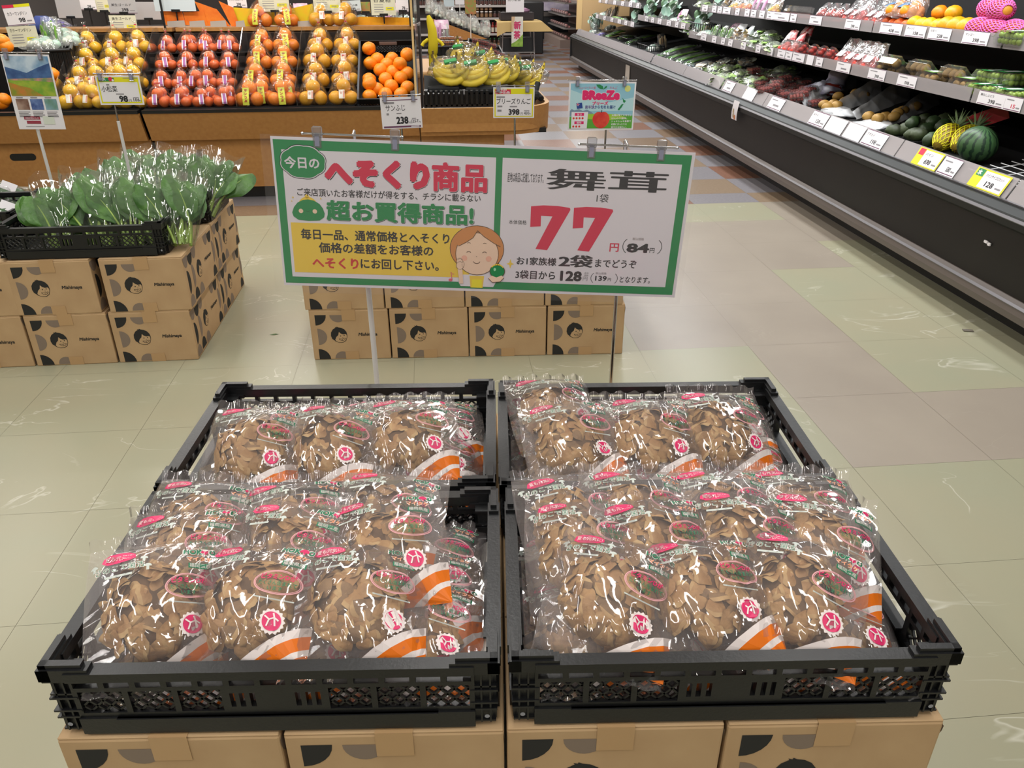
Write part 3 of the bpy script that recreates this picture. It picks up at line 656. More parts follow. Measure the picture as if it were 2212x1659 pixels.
def mushroom_bag(seed, pressed=False):
    r = random.Random(seed)
    t = empty('maitake_bag', '', 'bag of mushrooms')
    a, b, hgt = .095, .101, .054
    top = bag_surface(seed, a, b, hgt)
    m = MB(); n = 30
    sk = r.uniform(-.06, .06)
    pull = lambda u, v: (a*u*(1-.05*v*v)+sk*.05*v, b*v*(1-.04*u*u))
    def up_(u, v):
        x, y = pull(2*u-1, 2*v-1); return (x, y, top(x, y))
    m.grid(up_, n, n, 0)
    m.grid(lambda u, v: (lambda x, y: (x, y, .0012+.004*mnoise.noise(Vector((x*20, y*20, 9)))*.3))(*pull(1-2*u, 2*v-1)), 8, 8, 0)
    # sealed fins at the two ends, one pinched seam along a side
    for s in (1, -1):
        m.grid(lambda u, v: (lambda x, y: (x*(1+.02*v), y+s*.014*v, .0035+.0035*sin(u*38+seed)*(.4+v)+.008*v*(1 if s > 0 else .3)))(*pull(2*u-1 if s < 0 else 1-2*u, s)), 34, 2, 0)
    def Fz(e, ox=0, oy=0, k=1.0): return lambda x, y: (lambda X, Y: (X, Y, top(X, Y)+.0009+e*.00025))(x*k+ox, y*k+oy)
    FA = lambda e: Fz(e, -.010, .012); FB = lambda e: Fz(e, .014, .012, .95); FC = lambda e: Fz(e, .010, .006, .92); FD = lambda e: Fz(e, .012, -.002, 1.0)
    # pink flash and lettering near the upper left
    m.poly([(-.062, .055), (-.060, .063), (-.052, .068), (-.040, .070), (-.026, .068), (-.018, .063), (-.017, .056), (-.026, .051), (-.040, .049), (-.054, .050)], 3, fn=FA(0))
    m.text('夏も元気に!', -.058, .0545, .038, .0095, 2, 0, fn=FA(1))
    m.text('きのこで菌活', -.070, .035, .066, .0125, 2, .05, fn=FA(0)); m.text('きのこで菌活', -.069, .0358, .064, .0112, 4, 0, fn=FA(1))
    m.stroke([(-.056, .029), (-.02, .0275)], .0035, 7, fn=FA(0))
    for x, y in ((-.072, .05), (-.006, .052), (.0, .036)): m.poly(arc(x, y, .0052, 0, 180, 6)+[(x-.0018, y), (x-.0018, y-.006), (x+.0018, y-.006), (x+.0018, y)], 7, fn=FA(0))
    # maker's name, kind and place of origin
    m.text('HOKTO', .021, .0545, .047, .0125, 2, .07, fn=FB(0)); m.text('HOK', .0225, .0555, .0265, .0105, 4, .05, fn=FB(1)); m.text('O', .0590, .0555, .0085, .0105, 4, .05, fn=FB(1))
    m.poly(arc(.0535, .0610, .0062, -15, 195, 10, .0058), 3, fn=FB(1)); m.poly([(.0520, .0560), (.0550, .0560), (.0545, .0625), (.0525, .0625)], 3, fn=FB(1))
    m.text('マイタケ', .027, .0425, .036, .0095, 2, .05, fn=FB(0)); m.text('マイタケ', .028, .0432, .034, .0082, 8, .03, fn=FB(1))
    m.poly([(.030, .0305), (.062, .0305), (.062, .0395), (.030, .0395)], 4, fn=FB(0)); m.text('福岡県産', .0315, .0315, .029, .0072, 2, .0, fn=FB(1))
    # vitamin D balloon
    m.ring(.037, .008, .034, .0205, .0018, 6, n=30, fn=FC(0)); m.ring(.037, .008, .0315, .0182, .0009, 6, n=30, fn=FC(0))
    m.text('ビタミンDが', .012, .0125, .050, .0095, 3, .03, fn=FC(1)); m.text('たくさん含まれて', .0105, .0022, .053, .0080, 4, .015, fn=FC(1)); m.text('います', .0255, -.0065, .021, .0068, 4, .015, fn=FC(1))
    m.stroke([(.008, -.0165), (.064, -.0185)], .0022, 7, fn=FC(0))
    # scalloped round seal
    m.poly([(.036+(.0158+.0012*cos(16*q))*cos(q), -.040+(.0158+.0012*cos(16*q))*sin(q)) for q in [2*PI*k/64 for k in range(64)]], 2, fn=FD(0)); m.poly(arc(.036, -.040, .0122, 0, 350, 24), 3, fn=FD(1))
    for p in ([(.027, -.034), (.0335, -.0385), (.0395, -.0355), (.045, -.039)], [(.0335, -.0385), (.0305, -.047)], [(.0395, -.0355), (.041, -.046)], [(.0395, -.0355), (.0375, -.0295)]): m.stroke(p, .0021, 2, fn=FD(2))
    # orange corner with white stripes
    oc = lambda p, mm, e: m.poly(p, mm, fn=Fz(e))
    def strip(u0, u1, mm, e):
        P = lambda s, q: (.079*(1-s)+.002*s-.0*q, -.046*(1-s)-.086*s+0) if False else None
    seg = 9
    for i in range(seg):
        for (lo, hi, mm) in ((0, .18, 2), (.18, .46, 5), (.46, .60, 2), (.60, 1, 5)):
            def pt(s, q):   # s along the diagonal edge, q towards the corner
                x0, y0 = .0925+(-.012-.0925)*s, -.036+(-.0985+.036)*s; return (x0+(.0925-x0)*q, y0+(-.0990-y0)*q)
            oc([pt(i/seg, lo), pt((i+1)/seg, lo), pt((i+1)/seg, hi), pt(i/seg, hi)], mm, 0)
    m.build('film', [BAGF, BAGF, OWH, PNK, PGRN, ORG, PNKL, SILV, SALM], t)
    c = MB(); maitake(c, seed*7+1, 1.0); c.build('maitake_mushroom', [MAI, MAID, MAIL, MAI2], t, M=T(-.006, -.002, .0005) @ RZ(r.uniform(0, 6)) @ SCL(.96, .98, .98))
    return t
BAGS = [Proto(mushroom_bag(s)) for s in (3, 8, 21, 34, 47)]
# pixel centre, height of the bag's middle, turn, tilt towards the eye, roll; row by row
LAY = {
 'FL': ('front left', [('front row', [(300,1352,.520,.10,.30,.10), (537,1318,.526,-.08,.26,-.05), (775,1325,.524,.06,.24,.05), (972,1392,.488,-.04,.06,0)]),
                       ('second row', [(385,1220,.518,.05,.26,.04), (618,1208,.526,-.06,.26,0), (830,1188,.536,.03,.24,-.06), (975,1285,.486,.02,.10,0)]),
                       ('back row', [(442,1108,.520,.04,.24,.05), (652,1098,.522,.10,.22,.05), (838,1083,.534,-.06,.22,0), (972,1205,.484,.0,.08,.0), (968,1126,.476,.05,.08,0)]),
                       ('bottom layer', [(250,1425,.468,.0,.05,0), (470,1428,.468,.1,.05,0), (660,1422,.468,-.06,.05,0), (880,1425,.466,.05,.03,0)])]),
 'FR': ('front right', [('front row', [(1190,1375,.486,.03,.08,0), (1330,1335,.524,-.22,.26,.05), (1545,1342,.526,.06,.20,0), (1745,1330,.522,-.28,.26,.06), (1895,1362,.484,-.12,.10,0)]),
                       ('second row', [(1160,1235,.490,.08,.10,0), (1268,1195,.524,-.05,.24,.05), (1425,1195,.530,.03,.24,0), (1620,1178,.534,-.03,.24,.0), (1800,1190,.526,-.18,.24,.05), (1868,1300,.480,-.15,.12,0)]),
                       ('back row', [(1200,1108,.520,.22,.22,.1), (1372,1085,.530,-.05,.22,0), (1550,1070,.530,-.04,.22,.02), (1718,1072,.526,-.18,.22,.04)]),
                       ('bottom layer', [(1440,1420,.466,0,.04,0), (1660,1420,.466,.1,.04,0)])]),
 'RL': ('back left', [('front row', [(545,968,.520,.06,.28,.05), (712,962,.524,-.05,.28,0), (885,945,.524,.04,.26,.03)]),
                       ('lower layer', [(440,1010,.480,-.08,.08,0), (482,935,.478,.1,.10,0), (995,985,.484,0,.10,0), (1000,915,.482,.0,.10,0), (838,1018,.476,.05,.05,0), (660,1015,.470,.0,.05,0), (985,1012,.470,.05,.03,0)]),
                       ('back row', [(558,885,.490,.0,.14,0), (690,880,.500,.03,.14,0), (830,872,.500,-.02,.14,0), (968,870,.496,.04,.14,0)])]),
 'RR': ('back right', [('front row', [(1238,955,.520,.10,.28,-.05), (1408,945,.526,-.06,.28,0), (1562,935,.526,-.06,.28,.05)]),
                       ('lower layer', [(1140,975,.482,.05,.10,0), (1142,915,.482,0,.10,0), (1178,1018,.474,.04,.05,0), (1330,1012,.474,-.05,.06,0), (1492,1008,.474,.05,.06,0), (1650,1005,.478,-.12,.10,0), (1692,950,.480,-.18,.12,0), (1655,895,.478,-.2,.12,0)]),
                       ('back row', [(1162,868,.506,.06,.16,.05), (1288,878,.496,.03,.14,0), (1415,868,.500,-.04,.14,0), (1575,872,.500,-.08,.14,0)])]),
}
bi = 0
for key, (nm, rows) in LAY.items():
    for rn, its in rows:
        for k, (px, py, z, tu, ti, ro) in enumerate(its):
            if ti > .15: z += .034; ti += .15; py -= 8
            p = onz(px, py, z); c = {'FL': C_FL, 'FR': C_FR, 'RL': C_RL, 'RR': C_RR}[key]; d = p-c
            lu, lv = cos(A0)*d.x+sin(A0)*d.y, -sin(A0)*d.x+cos(A0)*d.y
            lim = .088 if ti > .15 else .075
            lu = max(-.182, min(.182, lu)); lv = max(-lim, min(lim, lv)); q = c+isl(lu, lv); p = Vector((q.x, q.y, z))
            M = T(*p) @ RZ(A0+tu*1.3+U(-.10, .10)) @ RX(ti+U(-.06, .06)) @ RY(ro+U(-.07, .07)) @ T(0, 0, -.024)
            BAGS[bi % 5].put(f'maitake mushroom bag, {ORD[k]} from left, {rn} of the {nm} crate', M, 'bags of maitake mushrooms'); bi += 1

# ------------------------------------------------------------------ komatsuna greens
LEAF = pm('komatsuna_leaf', '#345c24', .4, noise=('#4f7c30', 14, 5), spec=.45, bump=.6, bscale=60); RIB = pm('komatsuna_stem', '#a3bd5c', .4, spec=.5, noise=('#8aa94a', 30, 3)); GFILM = film('greens_film', (.99, 1, .99), .02, (.9, .95, .92), .9, .05, .8, 9, .025)
def leaf_mesh(seed):
    r = random.Random(seed); L = r.uniform(.125, .155); Wd = r.uniform(.050, .066); st = r.uniform(.11, .14); lean = r.uniform(-.05, .05); bk = r.uniform(.01, .05)
    m = MB()
    ax = lambda s: Vector((lean*s*s*1.6, bk*s*s*2, s*(st+L)))
    m.tube([ax(s) for s in (0, .12, .25, .38, .5, .62, .75, .88)], [.0058, .0055, .0048, .0042, .0034, .0026, .0018, .0008], 7, 1)
    def fn(u, v):
        s = (u-.5)*2; t = (st*.82+(L+st*.18)*v)/(st+L); w = Wd*max(0, sin(PI*min(1, v*.90+.07)))**.62*(1 if v > .25 else .45+.55*v/.25)
        p = ax(t); return p+Vector((w*s, .010*s*s*(1-.4*v)+.004*sin(s*7+v*9+seed)*abs(s)-.0012, -.006*abs(s)))
    m.grid(fn, 10, 12, 0)
    return m
LEAVES = [leaf_mesh(s).build('leaf', [LEAF, RIB]) for s in range(6)]
LEAF_ME = [o.data for o in LEAVES]
for o in LEAVES: bpy.data.objects.remove(o)
def greens_bag(seed):
    r = random.Random(seed); t = empty('komatsuna_bag', '', 'bag of greens')
    k = 0
    for i in range(11):
        o = bpy.data.objects.new('leaf', LEAF_ME[(seed+i) % 6]); COL.objects.link(o); o.parent = t; KIDS.setdefault(t, []).append(o)
        x = (i % 5-2)*.0125+r.uniform(-.004, .004); y = (i//5)*.018-.012+r.uniform(-.006, .006)
        o.matrix_basis = T(x, y, r.uniform(0, .01)) @ RY(x*9+r.uniform(-.12, .12)) @ RX(-(y*6)+r.uniform(-.1, .06)) @ RZ(r.uniform(-.6, .6)) @ SCL(1, 1, r.uniform(.85, 1.02))
    m = MB(); o3 = Vector((seed*3.3, 1, 2))
    def fn(u, v):
        a = 2*PI*u; rx = .040+.060*v**.8-.012*max(0, v-.8)*5*.4; ry = .026+.028*v**.9
        z = .285*v; q = 1+.10*mnoise.noise(Vector((cos(a)*2, sin(a)*2, v*5))+o3)+.03*sin(a*9+v*6)
        return (rx*q*cos(a), ry*q*sin(a)+.03*v*v, z+.012*sin(a*3+seed)*v**6)
    m.grid(fn, 36, 14, 0); m.build('film', GFILM, t)
    return t
GREENS = [Proto(greens_bag(s)) for s in (1, 4, 9)]
gi = 0
for nm, its in (('front crate', [(135,600,.44,-.16), (225,598,.44,-.05), (290,592,.44,.04), (348,588,.44,.06), (396,570,.44,.12), (180,555,.44,-.1), (262,545,.44,.0), (335,540,.44,.1)]),
                ('back crate', [(255,495,.44,-.05), (322,488,.44,-.02), (378,480,.44,.0), (428,470,.44,.10), (446,445,.44,.26), (300,455,.44,0), (385,440,.44,.1)])):
    for k, (px, py, z, ro) in enumerate(its):
        yy = (2.985 if k < 5 else 3.10) if nm[0] == 'f' else (3.40 if k < 5 else 3.52)
        p = Vector((colx(px, yy, z), yy, z))
        GREENS[gi % 3].put(f'clear bag of leafy komatsuna greens, {ORD[k]} of the bags in the {nm}', T(*p) @ RZ(U(-.25, .25)) @ RY(ro) @ RX(-.50) @ T(0, 0, 0), 'bags of komatsuna greens'); gi += 1
# dark greens with white tags at the cut edge
DK = pm('dark_greens', '#2c4a30', .5, noise=('#47683f', 30, 4), bump=.8, bscale=50)
for k, (px, py) in enumerate(((8, 470), (12, 425))):
    t = empty('spinach_bag', f'bag of dark greens with a white tag at the cut edge, {"front" if k == 0 else "back"} one', 'bag of greens', T(*onz(px-30, py, .50)) @ RZ(.3), 'bags of dark greens')
    MB().ball((0, 0, 0), (.13, .09, .05), 0, 20, 12, bumpy=.5, seed=k+3).build('greens', DK, t)
    MB().ball((0, 0, .003), (.142, .10, .06), 0, 20, 12, bumpy=.3, seed=k+5).build('film', GFILM, t)
    MB().box(-.03, .03, -.001, .0, 0, .035).build('tag', WHITE, t, M=T(.075, -.06, .035) @ RX(-.5) @ RY(.5))
# ------------------------------------------------------------------ hanging price cards on poles
def card_frame(tl, tr, bl): return frame(tl, tr-tl, tl-bl), (tr-tl).length, (tl-bl).length
def bars(mb, x, y, w, h, m, z, n=1, gap=1.7, r=None):
    m = 6 if m == 2 else m
    """rows of small unreadable print"""
    for i in range(n):
        ww = w*(r.uniform(.7, 1) if r else 1); yy = y-i*h*gap; mb.poly([(x, yy-h), (x, yy), (x+ww, yy), (x+ww, yy-h)][::-1], m, z)
Z1, Z2, Z3 = .0004, .0008, .0012
def holder(name_label, M, w, foot, sleeve, group='sign stands behind the crates', xs=None):
    return stand(name_label, M @ T(0, 0, 0), xs or (w*.12, w*.82), (-w*.02, w*1.0), foot, sleeve, group, False)
def pole_card(label, tlp, trp, blp, y, draw, mats, foot_px, foot_z, slv, slabel):
    tl, tr, bl = ony(*tlp, y), ony(*trp, y), ony(*blp, y)
    M, w, h = card_frame(tl, tr, bl)
    mb = MB(); paper_sheet(mb, w, h, 0); mb.add([(0, 0, -.0008), (w, 0, -.0008), (w, -h, -.0008), (0, -h, -.0008)], [(0, 1, 2, 3)], 0)
    draw(mb, w, h)
    tag(mb.build('price_sign', mats, M=M), label, 'sign')
    fx = colx(foot_px, y+.012, foot_z)
    holder(slabel, M, w, (fx, y+.012, foot_z), slv)
CM = [WHITE, YCARD, INK, RED, PURP, GREENI, GREYI]
def d_komatsuna(m, w, h):
    m.poly([(.006, -h+.006), (w-.006, -h+.006), (w-.006, -.006), (.006, -.006)][::1], 1, Z1); m.poly([(.011, -h+.012), (w-.011, -h+.012), (w-.011, -h*.225), (.011, -h*.225)], 0, Z2)
    m.poly([(.010, -h*.20), (w*.42, -h*.20), (w*.42, -.008), (.010, -.008)], 5, Z2); m.text('水', .018, -h*.185, w*.13, h*.14, 0, .05, Z3); m.poly(arc(w*.34, -h*.12, h*.075, 0, 345, 10), 3, Z3); m.poly(arc(w*.39, -h*.16, h*.04, 0, 345, 10), 0, Z3+.0001)
    bars(m, w*.62, -h*.075, w*.33, .003, 2, Z2); bars(m, w*.22, -h*.29, w*.07, .005, 6, Z3)
    m.text('小松菜', w*.09, -h*.56, w*.36, h*.21, 2, .008, Z3); bars(m, w*.40, -h*.61, w*.18, .004, 2, Z3)
    m.text('98', w*.45, -h*.90, w*.20, h*.22, 2, .05, Z3); m.text('円', w*.67, -h*.89, w*.06, h*.085, 2, .0, Z3); m.text('106', w*.77, -h*.88, w*.14, h*.11, 2, .02, Z3); m.text('円', w*.915, -h*.88, w*.03, h*.045, 2, 0, Z3); bars(m, w*.77, -h*.74, w*.13, .003, 6, Z3)
pole_card('white price card with yellow border for komatsuna at 98 yen, above the leafy greens', (204,163), (300,163), (203,225), 3.40, d_komatsuna, CM, 289, .55, .28, 'sign stand holding the 98 yen komatsuna card')
def d_fuji(m, w, h):
    bars(m, .008, -.010, w-.02, .003, 4, Z1); bars(m, w*.1, -h*.15, w*.24, .007, 6, Z1); m.text('サンふじ', w*.12, -h*.44, w*.48, h*.19, 2, .008, Z1); bars(m, w*.13, -h*.5, w*.06, .008, 6, Z1); bars(m, w*.38, -h*.50, w*.12, .004, 6, Z1)
    m.text('238', w*.36, -h*.86, w*.30, h*.24, 2, .05, Z1); m.text('円', w*.665, -h*.85, w*.04, h*.06, 2, 0, Z1); m.text('(257', w*.72, -h*.855, w*.19, h*.13, 2, .01, Z1); m.text('円)', w*.915, -h*.85, w*.05, h*.07, 2, 0, Z1); bars(m, w*.75, -h*.68, w*.1, .003, 6, Z1)
    m.poly([(.006, -h*.97), (w-.006, -h*.97), (w-.006, -h*.915), (.006, -h*.915)], 4, Z1); bars(m, w*.72, -h*.93, w*.2, .003, 0, Z2)
pole_card('white price card reading 238 yen for apples, tilted above the big sign', (820,211), (908,207.6), (829,279), 3.30, d_fuji, CM, 876, .55, 0, 'sign stand holding the 238 yen apple card')
def d_breeze(m, w, h):
    m.poly([(.005, -h+.005), (w-.005, -h+.005), (w-.005, -.005), (.005, -.005)], 1, Z1); m.poly([(.010, -h*.93), (w-.010, -h*.93), (w-.010, -h*.22), (.010, -h*.22)], 0, Z2)
    m.poly([(.008, -h*.215), (w*.42, -h*.215), (w*.42, -.008), (.008, -.008)], 3, Z2); m.text('特別', w*.14, -h*.11, w*.18, h*.085, 0, .03, Z3); m.text('ご奉仕品', w*.04, -h*.205, w*.36, h*.085, 0, .03, Z3)
    bars(m, w*.08, -h*.29, w*.2, .006, 6, Z3); m.text('ブリーズりんご', w*.08, -h*.54, w*.83, h*.185, 2, .008, Z3); bars(m, w*.1, -h*.59, w*.12, .006, 6, Z3); bars(m, w*.40, -h*.60, w*.18, .005, 2, Z3); bars(m, w*.10, -h*.72, w*.1, .008, 6, Z3)
    m.text('398', w*.37, -h*.90, w*.27, h*.20, 2, .05, Z3); m.text('円', w*.67, -h*.90, w*.05, h*.08, 2, 0, Z3); m.text('430', w*.75, -h*.89, w*.13, h*.10, 2, .01, Z3); m.text('円', w*.885, -h*.89, w*.03, h*.05, 2, 0, Z3); bars(m, w*.75, -h*.75, w*.13, .003, 6, Z3)
pole_card('white price card with yellow border reading 398 yen, in front of the bananas', (1065.5,188.5), (1155,188.5), (1065.5,255), 3.35, d_breeze, CM, 1112, .55, 0, 'sign stand holding the 398 yen apple card')
SKY = pm('poster_sky_blue', '#8fc3d6', .5); SKY2 = pm('poster_pale_blue', '#b6dbe2', .5); HILL = pm('poster_grass', '#5aa83a', .5); HILL2 = pm('poster_light_grass', '#9dc83c', .5); APR = pm('poster_apple_red', '#d4332f', .45, noise=('#e2553f', 30, 3)); NAVY = pm('poster_navy', '#27468f', .5); MTN = pm('poster_mountain', '#7c93a8', .5)
def d_poster(m, w, h):
    i = .007
    m.poly([(i, -h+i), (w-i, -h+i), (w-i, -i), (i, -i)], 1, Z1)
    m.poly([(i, -h*.16), (w*.3, -h*.3), (w*.62, -h*.42), (w-i, -h*.32), (w-i, -h*.6), (i, -h*.6)][::-1], 2, Z1+.0001)
    m.poly([(i, -h*.6), (w*.05, -h*.555), (w*.09, -h*.585), (w*.16, -h*.56), (w*.22, -h*.60), (w*.28, -h*.57), (w*.36, -h*.63), (w*.40, -h*.7), (i, -h*.7)][::-1], 8, Z1+.0002)
    m.poly([(i, -h+i), (w-i, -h+i), (w-i, -h*.70), (w*.8, -h*.68), (w*.55, -h*.66), (w*.3, -h*.66), (i, -h*.72)], 3, Z2); m.poly([(w*.25, -h*.66), (w*.75, -h*.67), (w*.9, -h*.75), (w*.6, -h*.80), (w*.25, -h*.76)][::-1], 4, Z2+.0001)
    m.poly(arc(w*.875, -h*.14, w*.045, 0, 345, 14), 9, Z2)
    # leaf, name, katakana
    m.poly([(w*.40, -h*.055), (w*.455, -h*.055), (w*.50, -h*.09), (w*.515, -h*.15), (w*.46, -h*.14), (w*.425, -h*.11)][::-1], 5, Z3); m.poly([(w*.515, -h*.15), (w*.53, -h*.10), (w*.565, -h*.08), (w*.555, -h*.125)], 5, Z3)
    m.text('ニュージーランド産', w*.15, -h*.145, w*.245, h*.05, 6, .0, Z3); m.text('りんご', w*.61, -h*.145, w*.11, h*.05, 6, .0, Z3)
    m.text('BReeZe', w*.19, -h*.385, w*.585, h*.225, 0, .12, Z2); m.text('BReeZe', w*.20, -h*.375, w*.565, h*.205, 6, .085, Z3)
    m.text('ブリーズ', w*.355, -h*.475, w*.24, h*.075, 6, .05, Z3)
    m.text('南半球', w*.245, -h*.555, w*.155, h*.075, 0, .08, Z2); m.text('南半球から旬をお届け', w*.25, -h*.555, w*.46, h*.075, 7, .02, Z3)
    f = [(w*.115, -h*.44), (w*.20, -h*.425), (w*.215, -h*.54), (w*.13, -h*.555)]; m.poly(f[::-1], 7, Z3); m.stroke([(w*.12, -h*.47), (w*.165, -h*.46)], .004, 0, Z3+.0001); m.stroke([(w*.135, -h*.435), (w*.145, -h*.495)], .004, 0, Z3+.0001); m.stroke([(w*.12, -h*.47), (w*.165, -h*.46)], .002, 6, Z3+.0002); m.stroke([(w*.135, -h*.435), (w*.145, -h*.495)], .002, 6, Z3+.0002)
    m.poly([(w*.80, -h*.32), (w*.83, -h*.37), (w*.86, -h*.39), (w*.845, -h*.43), (w*.82, -h*.42), (w*.815, -h*.37)][::-1], 5, Z3); m.poly([(w*.80, -h*.46), (w*.83, -h*.455), (w*.80, -h*.53), (w*.765, -h*.59), (w*.745, -h*.57), (w*.775, -h*.51)][::-1], 5, Z3)
    # rating box with little apples
    m.poly([(w*.05, -h*.97), (w*.29, -h*.97), (w*.30, -h*.62), (w*.05, -h*.62)], 0, Z3)
    for yy, t, n in ((-h*.70, '甘さ', 4), (-h*.875, '酸味', 3)):
        m.poly([(w*.10, yy), (w*.24, yy), (w*.24, yy+h*.06), (w*.10, yy+h*.06)], 6, Z3+.0001); m.text(t, w*.135, yy+h*.008, w*.07, h*.045, 0, .02, Z3+.0003)
        for k in range(n): m.poly(arc(w*(.085+.045*k), yy-h*.05, h*.023, 0, 345, 10), 10, Z3+.0002)
    # apple
    cx, cy = w*.50, -h*.78
    m.poly([(cx+w*.13*cos(a)*(1-.10*max(0, -sin(a))), cy+h*.185*sin(a)-h*.03*math.exp(-((a-PI/2)/.35)**2)) for a in [2*PI*k/40 for k in range(40)]], 10, Z3); m.stroke([(cx, cy+h*.14), (cx+w*.005, cy+h*.20)], .003, 11, Z3+.0001)
    for k, t in enumerate(('太陽が育てた甘さと', 'ほんのり酸味。', 'シャキシャキ食感で', '初夏にぴったりな', '爽やかな味わい。')):
        m.text(t, w*.66, -h*(.715+.063*k), w*(.30 if k in (0, 2) else .24), h*.045, 0, .02, Z3)
pole_card('colourful apple poster with the word BReeZe, standing over the checked floor', (1230,176.7), (1375,176.5), (1227,281), 3.62, d_poster, [WHITE, SKY, SKY2, HILL, HILL2, GREENI, PINK, NAVY, MTN, pm('poster_sun', '#d9df86', .5), APR, INK], 1301, .40, 0, 'thin sign stand holding the apple poster')
PS = [pm('landscape_blue', '#5f8fb8', .5, noise=('#c3d4e2', 14, 5)), pm('landscape_dark_hills', '#2e4a7c', .5, noise=('#4a6ea0', 24, 4)), pm('landscape_pink', '#c98a80', .5, noise=('#6d8f5a', 40, 4)), pm('landscape_green', '#5e9a2e', .5, noise=('#9fb23a', 24, 4)), pm('landscape_orange', '#c27a34', .5, noise=('#7f8f2c', 28, 4)), pm('landscape_brown', '#6d4a3c', .5, noise=('#a98f80', 20, 3)), pm('landscape_violet', '#3f5590', .5, noise=('#6d86b8', 40, 3)), pm('landscape_field', '#4f7a3c', .5, noise=('#8fb3c9', 12, 3))]
def d_scene(m, w, h):
    b = -h*.545
    m.poly([(.004, -h*.24), (w-.006, -h*.24), (w-.006, -.006), (.004, -.006)], 1, Z1)
    m.poly([(.004, -h*.33), (w-.006, -h*.33), (w-.006, -h*.11), (w*.7, -h*.17), (w*.45, -h*.24), (w*.25, -h*.2), (.004, -h*.16)], 2, Z2)
    m.poly([(.004, -h*.38), (w-.006, -h*.38), (w-.006, -h*.30), (w*.5, -h*.31), (.004, -h*.32)], 3, Z2+.0001); m.poly([(.004, b), (w-.006, b), (w-.006, -h*.36), (w*.5, -h*.34), (.004, -h*.34)], 4, Z2+.0002); m.poly([(.004, b), (w*.7, b), (w*.45, -h*.44), (w*.2, -h*.40), (.004, -h*.36)], 5, Z2+.0003)
    for k in range(3):
        x0 = w*(.08+.30*k); m.poly([(x0, -h*.73), (x0+w*.26, -h*.73), (x0+w*.26, -h*.585), (x0, -h*.585)], 6+k, Z2); bars(m, x0, -h*.755, w*.25, .003, 9, Z2, 4, 1.9, rf); bars(m, x0+.004, -h*.56, w*.14, .004, 9, Z2)
    m.poly([(w*.16, -h*.865), (w*.50, -h*.865), (w*.50, -h*.82), (w*.16, -h*.82)], 10, Z2); m.text('100%のおいしさ', w*.19, -h*.858, w*.28, h*.028, 0, .0, Z3); bars(m, w*.2, -h*.88, w*.3, .012, 10, Z2); bars(m, w*.16, -h*.955, w*.4, .002, 9, Z2)
    m.poly([(w*.56, -h*.93), (w*.80, -h*.93), (w*.80, -h*.82), (w*.56, -h*.82)], 11, Z2)
pole_card('leaning poster with a painted valley landscape over three small photographs', (0,117), (105,118), (22,278), 3.40, d_scene, [WHITE]+PS[:5]+PS[5:]+[GREYI, pm('poster_maroon', '#9a3a4c', .5), pm('poster_pale_green', '#d7ded0', .5)], 118, .55, .26, 'white sign stand holding the valley landscape poster')

# ------------------------------------------------------------------ fruit stand
def stand_unit(name, label, x0, x1, t0, t1):
    t = empty(name, label, 'display stand', T((x0+x1)/2, 5.6, 0)); I = T(-(x0+x1)/2, -5.6, 0)
    # front board leaning out at the top
    b = MB(); b.add([(x0, 5.43, .405), (x1, 5.43, .405), (x1, 5.35, .585), (x0, 5.35, .585), (x0, 5.46, .405), (x1, 5.46, .405), (x1, 5.38, .585), (x0, 5.38, .585)], [(0, 1, 2, 3), (7, 6, 5, 4), (3, 2, 6, 7), (0, 3, 7, 4), (1, 5, 6, 2), (0, 4, 5, 1)], 0)
    b.box(x0, x1, 5.345, 5.40, .583, .603, 1); b.build('front_board', [WOOD, BLACKP], t, I)
    l = MB().box(x0, x1, 5.48, 5.51, .085, .404, 0)
    if x0 < -2.2: l.poly(arc(-2.62, .31, .022, -90, 90, 6)+arc(-2.74, .31, .022, 90, 270, 6), 1, fn=lambda x, y: (x, 5.4785, y))
    l.build('lower_panel', [WOOD, BLACKP], t, I)
    MB().box(x0, x1, 5.55, 6.55, 0, .10).build('plinth', BLACKP, t, I)
    MB().box(x0, x1, 6.38, 6.66, .998, 1.022).build('back_ledge', WOOD, t, I)
    MB().box(x0, x1, 6.62, 6.66, .1, .998).build('back_panel', WOOD, t, I)
    for k, (y, z) in enumerate(((5.40, .603), (5.60, .690), (5.85, .782), (6.10, .872))):
        s = MB().box(t0, t1, y, 6.30 if k == 3 else 6.29, z-.06, z, 0); s.box(t0, t1, y, y+.008, z-.02, z+.006, 0); s.build('tier', BLACKP, t, I)
    MB().box(x0+.004, x1-.004, 6.31, 6.37, .43, .99, 0).build('tier_back', BLACKP, t, I); MB().box(x0+.004, x1-.004, 5.44, 6.31, .41, .425, 0).build('deck', BLACKP, t, I)
    return t
stand_unit('fruit_stand', 'wooden fruit stand with stepped black tiers, left unit under the yellow citrus', -3.6, -1.86, -2.43, -1.864)
stand_unit('fruit_stand', 'wooden fruit stand with stepped black tiers, right unit under the oranges', -1.835, -.115, -1.831, -.522)
for k, (pb, pt) in enumerate((((122, 235), (178, 75)), ((302, 238), (340, 62)), ((512, 238), (527, 45)), ((643, 238), (655, 50)))):
    xb, xt = ony(*pb, 5.4), ony(*pt, 6.28); x = (xb.x+xt.x)/2
    m = MB(); pr = [(5.41, .61), (6.29, .61), (6.29, 1.03), (6.15, 1.03), (5.41, .72)]
    m.add([(xb.x+(xt.x-xb.x)*(y-5.41)/.88-.002, y, z) for y, z in pr]+[(xb.x+(xt.x-xb.x)*(y-5.41)/.88+.002, y, z) for y, z in pr], [(0, 1, 2, 3, 4), (9, 8, 7, 6, 5)]+[(i, 5+i, 5+(i+1) % 5, (i+1) % 5) for i in range(5)], 0)
    tag(m.build('acrylic_divider', CLEAR), f'clear acrylic divider between fruit tiers, {ORD[k]} from the left', 'divider', 'acrylic dividers on the fruit stand')
